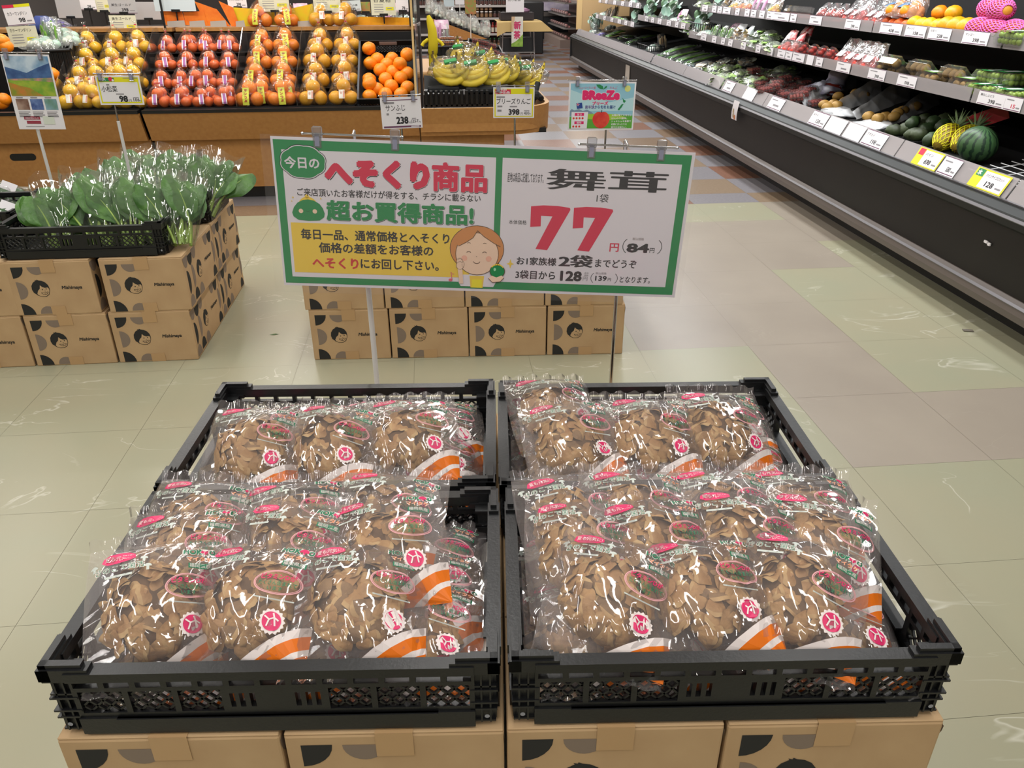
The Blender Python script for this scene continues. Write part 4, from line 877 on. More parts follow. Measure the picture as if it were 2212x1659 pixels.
# fruit
def peel(name, a, b): return pm(name, a, .38, noise=(b, 6, 3), spec=.5, bump=.12, bscale=350)
OR1 = peel('orange_peel', '#f5830a', '#f8951a'); OR2 = peel('mandarin_peel', '#dc5a18', '#e26a24'); OR3 = peel('deep_orange_peel', '#ec7a0c', '#f08a18'); YE1 = peel('yellow_peel', '#e3a806', '#eab912'); YE2 = peel('amber_peel', '#e09a0c', '#e8a81a'); STEMC = pm('fruit_stem_green', '#6d7a2c', .6)
TIER = {0: (5.475, .603), .5: (5.54, .603), 1: (5.68, .690), 1.5: (5.66, .690), 2: (5.93, .782), 2.5: (5.92, .782), 3: (6.17, .872), 3.5: (6.22, .872), 4: (6.45, 1.022)}
def fruit_me(name, mat, squash=.9):
    m = MB(); m.ball((0, 0, 0), (1, 1, squash), 0, 14, 9, bumpy=.06, seed=len(name)); m.ball((0, 0, squash*.97), (.07, .07, .03), 1, 6, 4)
    o = m.build(name, [mat, STEMC]); me = o.data; bpy.data.objects.remove(o); return me
FME = {k: fruit_me(k, m) for k, m in (('orange', OR1), ('mandarin', OR2), ('navel', OR3), ('citrus', YE1), ('amber', YE2))}
CF = film('citrus_film', (1, 1, 1), .012, (.95, .93, .9), .55, .07, .55, 22, .012)
LBL = {'purple': [WHITE, pm('label_purple', '#a868a8', .5)], 'lime': [pm('label_lime', '#d3d84a', .5), pm('label_red', '#b3323c', .5)], 'white': [pm('label_white', '#e3dfd6', .5), pm('label_salmon', '#cf8a78', .5)]}
def citrus_bag(name, fr, r, lab, seed):
    rr = random.Random(seed); t = empty(name, '', 'bag of fruit')
    pos = [(-.98*r, -.35*r, r*.9), (.98*r, -.30*r, r*.9), (0, 1.0*r, r*.9), (rr.uniform(-.2, .2)*r, .05*r, r*2.35)]
    for p in pos:
        o = bpy.data.objects.new('fruit', FME[fr]); COL.objects.link(o); o.parent = t; KIDS.setdefault(t, []).append(o)
        o.matrix_basis = T(*p) @ Matrix.Rotation(rr.uniform(0, 6), 4, Vector((rr.uniform(-1, 1), rr.uniform(-1, 1), 1)).normalized()) @ SCL(r)
    m = MB(); R_ = r
    prof = [(.0, .0), (1.5, .0), (2.02, .35), (2.08, .95), (1.88, 1.7), (1.42, 2.7), (.98, 3.3), (.40, 3.75), (.12, 4.0), (.10, 4.12), (.28, 4.4), (.34, 4.6)]
    m.lathe([(a*R_, z*R_) for a, z in prof], 22, 0, mod=lambda a, z: (1+.10*cos(3*(a-PI/2))*(1 if z < 2*R_ else .2)+.05*mnoise.noise(Vector((cos(a)*2, sin(a)*2, z*40+seed)))) if z < 3.8*R_ else 1+.4*sin(5*a+seed))
    m.build('film', CF, t)
    ti = MB().tube([(.11*R_*cos(a), .11*R_*sin(a), 4.03*R_) for a in [2*PI*k/8 for k in range(9)]], .004, 6, 0); ti.build('tie', [WHITE if lab == 'lime' else pm('tie_red', '#c43b4e', .5)], t)
    l = MB(); sz = {'purple': (.85, 1.7), 'lime': (.9, 2.2), 'white': (.75, 1.05)}[lab]
    def fn(x, y): # follows the sloping front of the bag
        z = (1.55 if lab != 'lime' else 1.45)+y; rad = 2.02-.46*max(0, z-1.1)-.15*abs(x)+.03
        return (x*R_, -rad*R_, z*R_)
    q = lambda x0, x1, y0, y1, mm, e=0: l.grid(lambda u, v: (lambda p: (p[0], p[1]-e, p[2]))(fn(x0+(x1-x0)*u, y0+(y1-y0)*v)), 2, 5, mm, False)
    w, h = sz; q(-w/2, w/2, -h/2, h/2, 0)
    if lab == 'purple': q(-w*.22, w*.34, -h*.49, h*.49, 1, .0006)
    elif lab == 'lime':
        for k, ch in enumerate('サンつぶ'): l.text(ch, -w*.24, h*(.28-.20*k), w*.48, h*.15, 1, .06, fn=lambda x, y: (lambda p: (p[0], p[1]-.0008, p[2]))(fn(x, y)), nrm=(0, -1, 0))
    else: q(w*.22, w*.45, -h*.4, h*.4, 1, .0006); l.text('甘', -w*.3, 0, w*.4, h*.3, 1, .02, fn=lambda x, y: (lambda p: (p[0], p[1]-.0008, p[2]))(fn(x, y)), nrm=(0, -1, 0)) if name == 'amber_citrus_bag' else None
    l.build('label', LBL[lab], t, M=RZ(rr.uniform(-.25, .25)) @ RX(.0))
    return t
PB = {k: [Proto(citrus_bag(n, f, r, l, s+5)) for s in range(2)] for k, n, f, r, l in (('Y', 'yellow_citrus_bag', 'citrus', .047, 'white'), ('P', 'mandarin_bag', 'mandarin', .036, 'purple'), ('O', 'large_mandarin_bag', 'navel', .047, 'lime'), ('A', 'amber_citrus_bag', 'amber', .050, 'white'))}
KN = {'Y': 'yellow citrus bag with white label', 'P': 'mandarin bag with purple striped label', 'O': 'large mandarin bag with lime label', 'A': 'amber citrus bag with white label'}
TN = {0: 'front of the lowest tier', .5: 'back of the lowest tier', 1: 'second tier', 1.5: 'second tier front', 2: 'third tier', 2.5: 'third tier front', 3: 'fourth tier', 3.5: 'fourth tier back', 4: 'top ledge'}
LST = {'Y': {0: (156, 202, 243, 286), .5: (185, 230, 275), 1: (174, 246, 290), 1.5: (210, 262), 2: (188, 244, 291), 3: (191, 252, 300)},
       'P': {0: (341, 390, 437, 484), .5: (349, 397, 455, 497), 1: (350, 392, 449, 489), 1.5: (424,), 2: (357, 405, 452, 495), 3: (362, 404, 448, 498), 3.5: (414, 443, 482)},
       'O': {0: (540, 609), .5: (566, 624), 1: (554, 614), 2: (561, 614), 3: (567, 617), 4: (563, 618)},
       'A': {0: (677, 742), 1: (683, 745), 2: (686, 745), 3: (692, 750), 4: (695, 745)}}
ci = 0
for kd, tiers in LST.items():
    for tr, pxs in tiers.items():
        y, z = TIER[tr]
        for k, px in enumerate(pxs):
            PB[kd][ci % 2].put(f'{KN[kd]}, {ORD[k]} from left, {TN[tr]}', T(colx(px, y, z+.06), y, z+.001) @ RZ(U(-.3, .3)) @ SCL(U(.92, 1.0)), f'{KN[kd].split(" with")[0]}s on the stand'); ci += 1
# loose oranges in a tilted crate
OC = Matrix.Translation((-.308, 5.738, .700)) @ RX(R(30.7))
t = empty('display_crate', 'black crate tilted forward, full of loose oranges, at the right end of the tiers', 'crate', OC); w, d = .197, .31
MB().box(-w, w, -d, d, 0, .008).build('base', BLACKP, t)
for sx in (-1, 1): MB().box(min(sx*w, sx*(w-.012)), max(sx*w, sx*(w-.012)), -d, d, 0, .115).build('end_panel', [pm('crate_slate', '#4a5058', .45)], t)
for y0, y1 in ((-d, -d+.01), (d-.01, d)):
    m = MB(); m.box(-w, w, y0, y1, .08, .115); m.box(-w, w, y0, y1, 0, .03)
    lattice(m, -w+.012, w-.012, .03, .08, lambda u, z, q, y=y0: (u, y+q, z), .02, .004)
    if y0 > 0: m.box(-.06, .06, d-.013, d-.010, .085, .108, 1)
    m.build('side_panel', [BLACKP, GREYI], t)
for k, (px, py) in enumerate(((797,105), (880,118), (815,128), (847,127), (800,137), (836,139), (864,138), (822,151), (849,155), (880,158), (797,172), (833,171), (866,168), (845,186), (880,189), (798,181), (815,193), (798,208), (833,204), (866,204))):
    n = OC.to_3x3() @ Vector((0, 0, 1)); p = onplane(px, py, OC @ Vector((0, 0, .058 if k not in (0, 1, 15, 6) else .098)), n)
    o = bpy.data.objects.new('orange', FME['orange']); COL.objects.link(o); o.matrix_basis = Matrix.Translation(p) @ RX(U(-.3, .9)) @ RZ(U(0, 6)) @ RY(U(-.4, .4)) @ SCL(.0475)
    row = ['top', 'upper', 'middle', 'lower', 'bottom'][min(4, int((py-95)/24))]
    tag(o, f'loose orange in the tilted black crate, {row} part, {ORD[k]} counted from the top', 'orange', 'loose oranges')
# felt sheets and price cards on the ledge
FO, FY = pm('orange_tissue', '#dd6a12', .7, noise=('#e67d1e', 20, 3)), pm('yellow_tissue', '#d8c410', .7, noise=('#e0b41a', 16, 3)); FYO = pm('amber_tissue', '#e3a40c', .7, noise=('#d99208', 14, 3))
def sheet(label, pts, y, mat, z=None):
    vs = [ony(px, py, y) for px, py in pts]
    m = MB(); n = len(vs); m.add([v for v in vs]+[v+Vector((0, .003, 0)) for v in vs], [tuple(range(n)), tuple(range(2*n-1, n-1, -1))]+[(i, n+i, n+(i+1) % n, (i+1) % n) for i in range(n)], 0)
    return tag(m.build('tissue_sheet', mat), label, 'paper sheet', 'coloured tissue sheets on the ledge')
for k, pts in enumerate(([(356,54), (350,24), (392,22), (402,54)], [(402,54), (395,26), (440,24), (450,56)], [(448,56), (420,3), (468,20), (498,57)], [(500,57), (472,2), (503,16), (518,57)])):
    sheet(f'orange tissue sheet standing on the fruit stand ledge, {ORD[k]} from the left', pts, 6.44+.004*k, FO)
for k, pts in enumerate(([(500,57), (491,36), (505,16), (565,20), (560,57)], [(565,52), (560,24), (610,26), (612,56)], [(600,56), (612,22), (675,8), (684,56)])):
    sheet(f'yellow tissue sheet standing on the fruit stand ledge, {ORD[k]} from the left', pts, 6.47+.004*k, FY)
sheet('long amber tissue band on the ledge above the amber citrus', [(755,54), (755,40), (778,36), (887,38), (887,54)], 6.46, FYO)
for k, (a, b) in enumerate(((362, 401), (410, 444), (455, 490), (510, 530), (644, 679))):
    v = [ony(px, py, 6.42) for px, py in ((a, 58), (b, 58), (b-3, 44), (a-1, 46))]
    m = MB().add(v+[p+Vector((0, .002, 0)) for p in v], [(0, 1, 2, 3), (7, 6, 5, 4)]); tag(m.build('name_tag', pm('tag_grey', '#a9a39c', .6)), f'blank grey tag leaning on the tissue sheets, {ORD[k]} from the left', 'tag', 'grey tags on the ledge')
CC = [WHITE, YCARD, INK, RED, PURP, pm('card_cream', '#dcd9bf', .6), GREYI, pm('card_grey_back', '#b0aeb0', .6), pm('card_food_photo', '#b8704a', .5, noise=('#7f9a4a', 30, 3)), pm('card_bluish', '#c9d6dc', .6)]
def ledge_card(label, x0, y0, x1, y1, dep, style, price=None, txt=None, sk=0, post=True):
    tl, tr, bl = ony(x0, y0, dep), ony(x1, y0+sk, dep), ony(x0+(2 if sk == 0 else 8), y1, dep)
    M, w, h = card_frame(tl, tr, bl); m = MB()
    bg = {'white': 0, 'grey': 7, 'cream': 5, 'blue': 9, 'food': 8, 'yellow': 0}[style]
    m.add([(0, 0, 0), (w, 0, 0), (w, -h, 0), (0, -h, 0), (0, 0, -.001), (w, 0, -.001), (w, -h, -.001), (0, -h, -.001)], [(3, 2, 1, 0), (4, 5, 6, 7)], bg)
    if style == 'yellow': m.poly([(0, -h*.14), (w, -h*.14), (w, 0), (0, 0)], 1, Z1); m.poly([(0, -h*.14), (w*.42, -h*.14), (w*.42, 0), (0, 0)], 3, Z2)
    if style == 'cream':
        for k in range(4): bars(m, w*.12, -h*(.40+.13*k), w*.38, h*.035, 2, Z1)
        m.poly([(w*.6, -h*.72), (w*.92, -h*.72), (w*.92, -h*.55), (w*.6, -h*.55)], 1, Z1); bars(m, w*.66, -h*.60, w*.18, h*.05, 2, Z2)
    if txt: m.text(txt, w*.1, -h*(.52 if price else .28), w*.72, h*.18, 2, .005, Z1)
    if price: m.text(price, w*.45, -h*.86, w*.24, h*.22, 2, .03, Z1); bars(m, w*.74, -h*.78, w*.18, h*.06, 6, Z1); bars(m, .0, -h*.95, w, h*.03, 4, Z1)
    o = tag(m.build('price_card', CC, M=M), label, 'price card', 'price cards on the ledge')
    if post:
        zb = 1.024
        if bl.z > zb+.01: MB().tube([(w/2, -h*.9, -.006), (w/2, -h*.9-(bl.z-zb), -.006)], .005, 6, 0).box(w/2-.03, w/2+.03, -h-.004, -h+.012, -.012, .006, 0).build('card_holder', BLACKP, o)
    return o
ledge_card('yellow-topped card reading 98 yen for mandarins, near the top of the picture edge', 3, 12, 62, 57, 5.9, 'yellow', '98', 'カラーマンダリン', -5, False)
ledge_card('cream taste chart card joined under the 98 yen mandarin card', 12, 58, 76, 102, 5.9, 'cream', None, 'カラーマンダリン', -3, True)
ledge_card('grey back of a card standing left of the 298 yen card', 117, -4, 170, 38, 6.52, 'grey')
ledge_card('white card reading 298 yen on a black clip post', 168, -8, 203, 21, 6.58, 'white', '298')
ledge_card('pale card half hidden behind the 398 yen card', 203, -8, 234, 25, 6.60, 'cream')
ledge_card('grey card reading 398 yen over the yellow citrus', 231, -4, 291, 29, 6.40, 'grey', '398', '美生ゴールド')
ledge_card('cream taste chart card hanging under the 398 yen card', 234, 33, 292, 70, 6.395, 'cream', None, '美生ゴールド', 0, False)
ledge_card('plain grey card back right of the 398 yen card', 286, 4, 342, 42, 6.55, 'grey')
ledge_card('plain pale blue card back over the mandarins', 330, -6, 419, 24, 6.42, 'blue')
ledge_card('white card reading 298 yen behind the yellow tissue', 489, -14, 530, 17, 6.72, 'white', '298', 'とろとろ炒めナス')
ledge_card('cream taste chart card over the large mandarins', 556, -14, 622, 25, 6.42, 'cream')
ledge_card('cream taste chart card over the amber citrus, left one', 675, -10, 734, 27, 6.42, 'cream', None, '甘夏柑')
ledge_card('bluish card reading 149 yen tilted between the taste charts', 739, 2, 778, 25, 6.62, 'blue', '149', 'マリネの素', -2)
ledge_card('small food photograph card beside the 149 yen card', 778, 4, 799, 28, 6.64, 'food')
ledge_card('cream taste chart card over the amber citrus, right one', 800, -6, 853, 33, 6.42, 'cream', None, '甘夏柑')
ledge_card('white card reading 78 yen at the right end of the ledge', 854, -6, 883, 25, 6.60, 'white', '78')
# end posts of the stand
m = MB().box(-.130, -.117, 5.36, 5.385, .60, 1.45).box(-.1295, -.1175, 5.37, 6.6, 1.42, 1.45); tag(m.build('wooden_post', pm('pale_wood', '#e0bd84', .5)), 'pale wooden post at the right end of the fruit tiers', 'post')
tag(MB().box(-.165, -.150, 6.36, 6.38, 1.022, 1.5).build('black_post', BLACKP), 'slim black post standing on the right end of the ledge', 'post')
tag(MB().box(-1.905, -1.893, 6.355, 6.37, 1.022, 1.5).build('black_post', BLACKP), 'slim black post leaning over the middle of the ledge', 'post')
tag(MB().box(-.110, -.106, 5.40, 6.3, .60, 1.3).build('acrylic_screen', CLEAR), 'clear acrylic screen between the oranges and the bananas', 'screen')
# ------------------------------------------------------------------ banana end of the stand
t = empty('banana_stand', 'curved wooden end stand holding the bananas', 'display stand', T(.3, 5.7, 0)); I = T(-.3, -5.7, 0)
def curved(z0, z1, y0, xr, rad, dy, mat, nm, thick=.028):
    m = MB(); pts = [(-.105, y0)]+[(xr-rad+rad*cos(a), y0+rad-rad*abs(sin(a))) for a in [-PI/2+PI/2*k/12 for k in range(13)]]+[(xr, y0+1.2)]
    n = len(pts); vs = [(x, y, z1) for x, y in pts]+[(x, y+dy, z0) for x, y in pts]
    inn = [(-.105, y0+thick)]+[(xr-rad+(rad-thick)*cos(a), y0+rad-(rad-thick)*abs(sin(a))) for a in [-PI/2+PI/2*k/12 for k in range(13)]]+[(xr-thick, y0+1.2)]
    vs += [(x, y, z1) for x, y in inn]
    m.add(vs, [(n+i, n+i+1, i+1, i) for i in range(n-1)], 0, True); m.add(vs, [(i, i+1, 2*n+i+1, 2*n+i) for i in range(n-1)], 1, False); m.add([(x, y, z1) for x, y in inn]+[(x, y, z1-.15) for x, y in inn], [(i, i+1, n+i+1, n+i) for i in range(n-1)], 0, True)
    m.build(nm, [mat, WOODD], t, I)
curved(.405, .583, 5.36, .775, .30, .05, WOOD, 'front_board'); curved(.0, .405, 5.48, .455, .03, 0, WOOD, 'lower_panel')
MB().box(-.1, .74, 5.50, 6.55, .40, .43).build('deck', BLACKP, t, I)
b = MB()
for k in range(13):
    x = -.06+.033*k; b.rbox(x-.012, x+.012, 5.405, 5.425, .585, .69, .006, 2, 0); b.box(x-.016, x+.016, 5.425, 5.43, .60, .66, 0)
b.box(-.075, .56, 5.43, 5.9, .585, .655, 0); b.box(-.075, .56, 5.405, 5.43, .583, .600, 0); b.build('black_rack', pm('rack_black', '#0f1114', .3), t, I)
MB().add([(-.07, 5.46, .69), (.30, 5.44, .70), (.27, 5.60, .735), (-.07, 5.62, .76), (.10, 5.52, .672), (.40, 5.55, .73)], [(0, 4, 3), (4, 1, 2, 3)]).rbox(-.05, .16, 5.47, 5.58, .665, .705, .012, 2).rbox(.20, .42, 5.45, 5.60, .66, .70, .012, 2, M=RZ(0)).rbox(.30, .70, 5.55, 6.2, .60, .66, .02, 2).build('foam_pad', pm('foam_black', '#16191c', .7), t, I)
m = MB().tube([(.70, 5.66, .70), (.655, 5.60, .58)], .02, 8, 0).tube([(.60, 5.9, .72), (.72, 5.62, .60)], .02, 8, 0); m.build('foam_edge', pm('foam_black', '#16191c', .7), t, I)
BAN = pm('banana_skin', '#dfc02c', .42, noise=('#e6cf4a', 10, 3), spec=.4); BANT = pm('banana_tip', '#6d5a26', .6); BLAB = pm('banana_label', '#2f9a4f', .4)
BF = film('banana_film', (1, 1, 1), .04, (.95, .95, .9), 1.1, .06, .9, 18, .04)
def banana_bunch(seed, n=4):
    r = random.Random(seed); t = empty('banana_bunch', '', 'bananas')
    for k in range(n):
        m = MB(); off = k-(n-1)/2
        pts = [(-.090*cos(a)*1.05, 0, .072-.082*sin(a)) for a in [-.05+(PI-.0)*i/10 for i in range(11)]]
        rad = [.006, .011, .0175, .020, .021, .021, .021, .020, .0175, .011, .005]
        m.tube(pts, rad, 8, 0); m.tube([pts[0], (pts[0][0]-.002, pts[0][1], pts[0][2]+.022)], [.008, .007], 6, 1); m.tube([pts[-1], (pts[-1][0]+.002, pts[-1][1], pts[-1][2]+.008)], [.005, .004], 6, 1)
        m.build('banana', [BAN, BANT], t, M=T(r.uniform(-.006, .006), -.034+.026*k, .016+.022*k) @ RX(-.35+.12*k) @ RZ(off*.06) @ SCL(1-.05*k))
    MB().ball((0, .01, .072), (.120, .078, .068), 0, 20, 12, bumpy=.22, seed=seed).build('film', BF, t)
    MB().rbox(-.035, .035, -.012, .012, -.010, .010, .003, 1).build('label', BLAB, t, M=T(.0, -.035, .115) @ RX(.8) @ RZ(.2))
    return t
BP = [Proto(banana_bunch(s)) for s in (2, 6)]
for k, (px, py, y, a) in enumerate(((972, 160, 5.52, .1), (1018, 163, 5.52, -.15), (1000, 128, 5.75, -.9), (1035, 142, 5.72, .0), (1062, 162, 5.62, .1), (1085, 158, 5.78, -.1), (1120, 165, 5.85, -.6), (1142, 172, 5.80, -.7))):
    p = ony(px, py, y); BP[k % 2].put(f'bunch of bananas in a clear bag with a green label, {ORD[k]} from the left', T(p.x, p.y, p.z-.055) @ RZ(a) @ SCL(1.18), 'banana bunches on the end stand')
# ------------------------------------------------------------------ refrigerated case along the aisle
CY0, CY1 = 1.0, 13.9
def prof(mb, pts, y0, y1, m=0, smooth=False):
    n = len(pts); vs = [(x, y0, z) for x, z in pts]+[(x, y1, z) for x, z in pts]
    mb.add(vs, [(i, (i+1) % n, n+(i+1) % n, n+i) for i in range(n)], m, smooth); mb.add(vs, [tuple(range(n))[::-1], tuple(range(n, 2*n))], m); return mb
case = empty('refrigerated_case', 'long dark open refrigerated case with three visible shelves of produce along the aisle', 'refrigerated case', T(2.7, 7.5, 0)); CI = T(-2.7, -7.5, 0)
CBLK = pm('case_interior_black', '#0d0d0e', .6); CPAN = pm('case_front_panel', '#131110', .55, spec=.35, noise=('#191614', 3, 3)); CBUMP = pm('case_bumper', '#625a56', .45, spec=.5); CRAIL = pm('case_rail_green', '#121715', .45, spec=.35); CHL = pm('case_edge_highlight', '#77767a', .35, metal=.7)  # CHL: metal edge of the bumper, painted highlight lines on the top rail
RAILM = film('price_rail_plastic', (.95, .92, .93), .42, (.66, .62, .63), 1.0, .15, 0, base=.07)
MB().box(2.40, 3.3, CY0, CY1, 0, .175).build('kick_plate', pm('case_kick', '#1e1e1f', .5), case, CI)
g = MB()
for y0, y1 in ((4.1, 6.9), (1.6, 4.0)):
    n = int((y1-y0)/.028)
    for k in range(n): g.box(2.396, 2.401, y0+.028*k, y0+.028*k+.014, .135, .165)
g.build('vent_grille', pm('grille_black', '#060606', .5), case, CI)
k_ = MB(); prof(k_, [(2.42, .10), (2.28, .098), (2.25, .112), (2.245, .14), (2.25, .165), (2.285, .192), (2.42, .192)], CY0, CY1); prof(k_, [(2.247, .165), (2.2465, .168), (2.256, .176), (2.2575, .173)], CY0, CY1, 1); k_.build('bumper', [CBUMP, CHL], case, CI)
prof(MB(), [(2.30, .19), (2.275, .19), (2.262, .44), (2.30, .44)], CY0, CY1).build('front_panel', CPAN, case, CI)
k_ = MB(); prof(k_, [(2.262, .435), (2.240, .450), (2.238, .475), (2.250, .495), (2.285, .512), (2.335, .516), (2.335, .435)], CY0, CY1); prof(k_, [(2.2375, .476), (2.236, .479), (2.243, .489), (2.245, .487)], CY0, CY1, 1); prof(k_, [(2.30, .514), (2.30, .520), (2.312, .521), (2.312, .514)], CY0, CY1, 1); k_.build('top_rail', [CRAIL, CHL], case, CI)  # two pale strips stand in for the rail's highlight lines
prof(MB(), [(2.36, .44), (2.36, .520), (3.20, .640), (3.20, .44)], CY0, CY1).build('deck', CBLK, case, CI)
prof(MB(), [(3.20, .17), (3.20, 2.2), (3.28, 2.2), (3.28, .17)], CY0, CY1).build('back_panel', CBLK, case, CI)
prof(MB(), [(2.40, 2.08), (2.40, 2.22), (3.28, 2.22), (3.28, 2.08)], CY0, CY1).build('canopy', pm('case_canopy', '#4a4846', .5), case, CI)
prof(MB(), [(2.40, 0), (2.40, .10), (2.25, .11), (2.25, .19), (2.25, .46), (2.30, .52), (3.28, .6), (3.28, 0)], CY1, CY1+.05).build('end_panel', pm('case_end', '#1b1c20', .4), case, CI)
prof(MB(), [(2.34, .58), (2.34, 2.08), (2.42, 2.08), (2.42, .58)], CY1-.02, CY1+.05).build('corner_post', pm('pale_wood', '#d9b98c', .5), case, CI)
MB().box(2.42, 3.2, CY1-.01, CY1+.04, .5, 2.08).build('wood_end_panel', pm('pale_wood_panel', '#cba878', .5), case, CI)
SEG = [(1.2, 2.55), (2.555, 3.72), (3.735, 4.93), (4.945, 6.14), (6.155, 7.35)]
SH = []   # (y0, y1, x, z, label)
for y0, y1 in SEG+[(7.365, 8.33)]: SH.append((y0, y1, 2.53, .803, 'middle'))
for y0, y1 in SEG+[(7.365, 8.33)]: SH.append((y0, y1, 2.62, 1.037, 'top'))
SH += [(8.40, 9.5, 2.55, .862, 'far middle'), (9.51, 10.6, 2.55, .862, 'far middle'), (10.7, 12.0, 2.53, .772, 'end middle'), (12.01, 13.3, 2.53, .772, 'end middle'), (10.7, 12.0, 2.60, .985, 'end top'), (12.01, 13.4, 2.60, .985, 'end top')]
for y0, y1, x, z, nm in SH:
    prof(MB(), [(x+.012, z-.004), (x+.012, z+.008), (3.2, z+.03), (3.2, z+.005)], y0-.006, y1+.006).build('shelf', CBLK, case, CI)
    r = MB(); prof(r, [(x, z), (x+.004, z+.062), (x+.0075, z+.062), (x+.0035, z)], y0, y1); prof(r, [(x+.0035, z), (x+.0035, z+.006), (x+.02, z+.006), (x+.02, z)], y0, y1); r.build('price_rail', RAILM, case, CI)
DR = (Vector((2.315, 0, .517)), Vector((2.358, 0, .600)))
for y0, y1 in ((1.2, 2.05), (2.06, 3.02), (3.03, 3.90), (3.91, 4.74), (4.76, 5.70), (5.71, 6.62), (6.66, 7.7), (7.71, 8.9), (8.95, 10.2), (10.2, 11.9), (11.9, 13.8)):
    r = MB(); prof(r, [(2.315, .517), (2.358, .600), (2.362, .599), (2.319, .516)], y0, y1); r.build('price_rail', RAILM, case, CI)
# cards in the rails
SCM = [WHITE, YCARD, INK, RED, PURP, GREENI, GREYI]
NM = {(2138, '128'): 'パインサイコロカット', (2005, '698'): 'パイン', (1889, '198'): 'アボカド', (1769, '158'): 'キウイ', (2108, '398'): 'マンゴー', (2030, '238'): 'ルビー', (1978, '158'): 'オレンジ', (2142, '398'): '種なしぶどう'}
def rail_card(label, pxc, wpx, rail, price, style='w'):
    nmt = NM.get((pxc, price))
    if rail == 'deck': a, b = Vector((2.313, 0, .521)), Vector((2.352, 0, .597))
    elif rail == 'mid': a, b = Vector((2.527, 0, .805)), Vector((2.531, 0, .865))
    elif rail == 'top': a, b = Vector((2.617, 0, 1.039)), Vector((2.621, 0, 1.099))
    else: a, b = Vector((rail[0], 0, rail[1])), Vector((rail[0]+.004, 0, rail[1]+.06))
    md = (a+b)/2; ya, yb = rail_y(pxc-wpx/2, md.x, md.z), rail_y(pxc+wpx/2, md.x, md.z)
    w = ya-yb; h = (b-a).length; M = frame((b.x, ya, b.z), (0, -1, 0), b-a) @ T(0, 0, .001)
    m = MB(); m.add([(0, 0, 0), (w, 0, 0), (w, -h, 0), (0, -h, 0)], [(3, 2, 1, 0)], 0)
    if style == 'y':
        m.poly([(0, -h), (w, -h), (w, 0), (0, 0)], 1, Z1); m.poly([(w*.28, -h*.94), (w*.96, -h*.94), (w*.96, -h*.08), (w*.28, -h*.08)], 0, Z2); m.poly([(w*.05, -h*.42), (w*.26, -h*.42), (w*.26, -h*.05), (w*.05, -h*.05)], 5 if price == '128' else 3, Z2)
        m.text(price, w*.45, -h*.82, w*.24, h*.28, 2, .03, Z3); (m.text(nmt, w*.34, -h*.36, w*(.52 if len(nmt) > 5 else .3), h*.17, 2, 0, Z3) if nmt else None); (m.text('水', w*.07, -h*.38, w*.12, h*.28, 0, .05, Z3) if price == '128' else None); bars(m, w*.76, -h*.7, w*.16, h*.08, 6, Z3)
    elif style == 'b': pass
    else:
        bars(m, 0, 0, w, h*.04, 4, Z1); bars(m, w*.03, -h*.90, w*.92, h*.05, 4, Z1)
        if nmt: m.text(nmt, w*.08, -h*.38, w*.075*len(nmt)+w*.05, h*.18, 2, 0, Z1)
        else: bars(m, w*.1, -h*.22, w*.42, h*.07, 2, Z1)
        if price: m.text(price, w*.42, -h*.80, w*.24, h*.27, 3 if style == 'r' else 2, .02, Z1); bars(m, w*.71, -h*.68, w*.2, h*.09, 6, Z1)
        else: bars(m, w*.35, -h*.58, w*.4, h*.14, 2, Z1)
    return tag(m.build('shelf_card', SCM, M=M), label, 'price card', 'price cards in the case rails')
for nm, rail, its in (('top', 'top', [(2108,55,'398'),(2030,48,'238'),(1978,44,'158'),(1925,47,'458'),(1842,32,'298'),(1762,26,''),(1714,13,''),(1687,36,''),(1663,12,''),(1646,11,''),(1628,11,''),(1614,10,''),(1593,9,''),(1570,16,''),(1555,9,''),(1543,9,''),(1523,12,'')]),
                      ('middle', 'mid', [(2189,37,'15','r'),(2142,58,'398'),(1959,40,'598'),(1894,36,'398'),(1822,29,''),(1770,14,''),(1750,14,'','b'),(1725,25,''),(1704,14,''),(1688,16,''),(1664,11,''),(1638,10,''),(1606,10,''),(1578,9,''),(1562,8,''),(1543,9,''),(1520,12,'')]),
                      ('deck', 'deck', [(2138,72,'128','y'),(2052,36,'580'),(2005,52,'698','y'),(1889,44,'198'),(1846,36,'','b'),(1806,36,'','b'),(1769,33,'158'),(1677,28,''),(1575,18,''),(1620,22,'','b')]),
                      ('far middle', (2.546, .864), [(1476,9,''),(1462,7,''),(1445,9,''),(1425,8,''),(1410,6,''),(1397,7,'')]),
                      ('end middle', (2.526, .774), [(1366,7,''),(1352,6,''),(1338,7,''),(1322,6,''),(1306,5,''),(1290,5,'')]),
                      ('end top', (2.596, .987), [(1378,6,''),(1362,7,''),(1345,6,''),(1328,6,''),(1310,5,''),(1296,5,'')])):
    for k, it in enumerate(its):
        sty = it[3] if len(it) > 3 else 'w'
        lab = f'{"yellow-edged" if sty == "y" else "blank" if sty == "b" else "white"} shelf card{" reading "+it[2] if it[2] else ""} in the {nm} rail, {ORD[k]} from the near end'
        rail_card(lab, it[0], it[1], rail, it[2], sty)
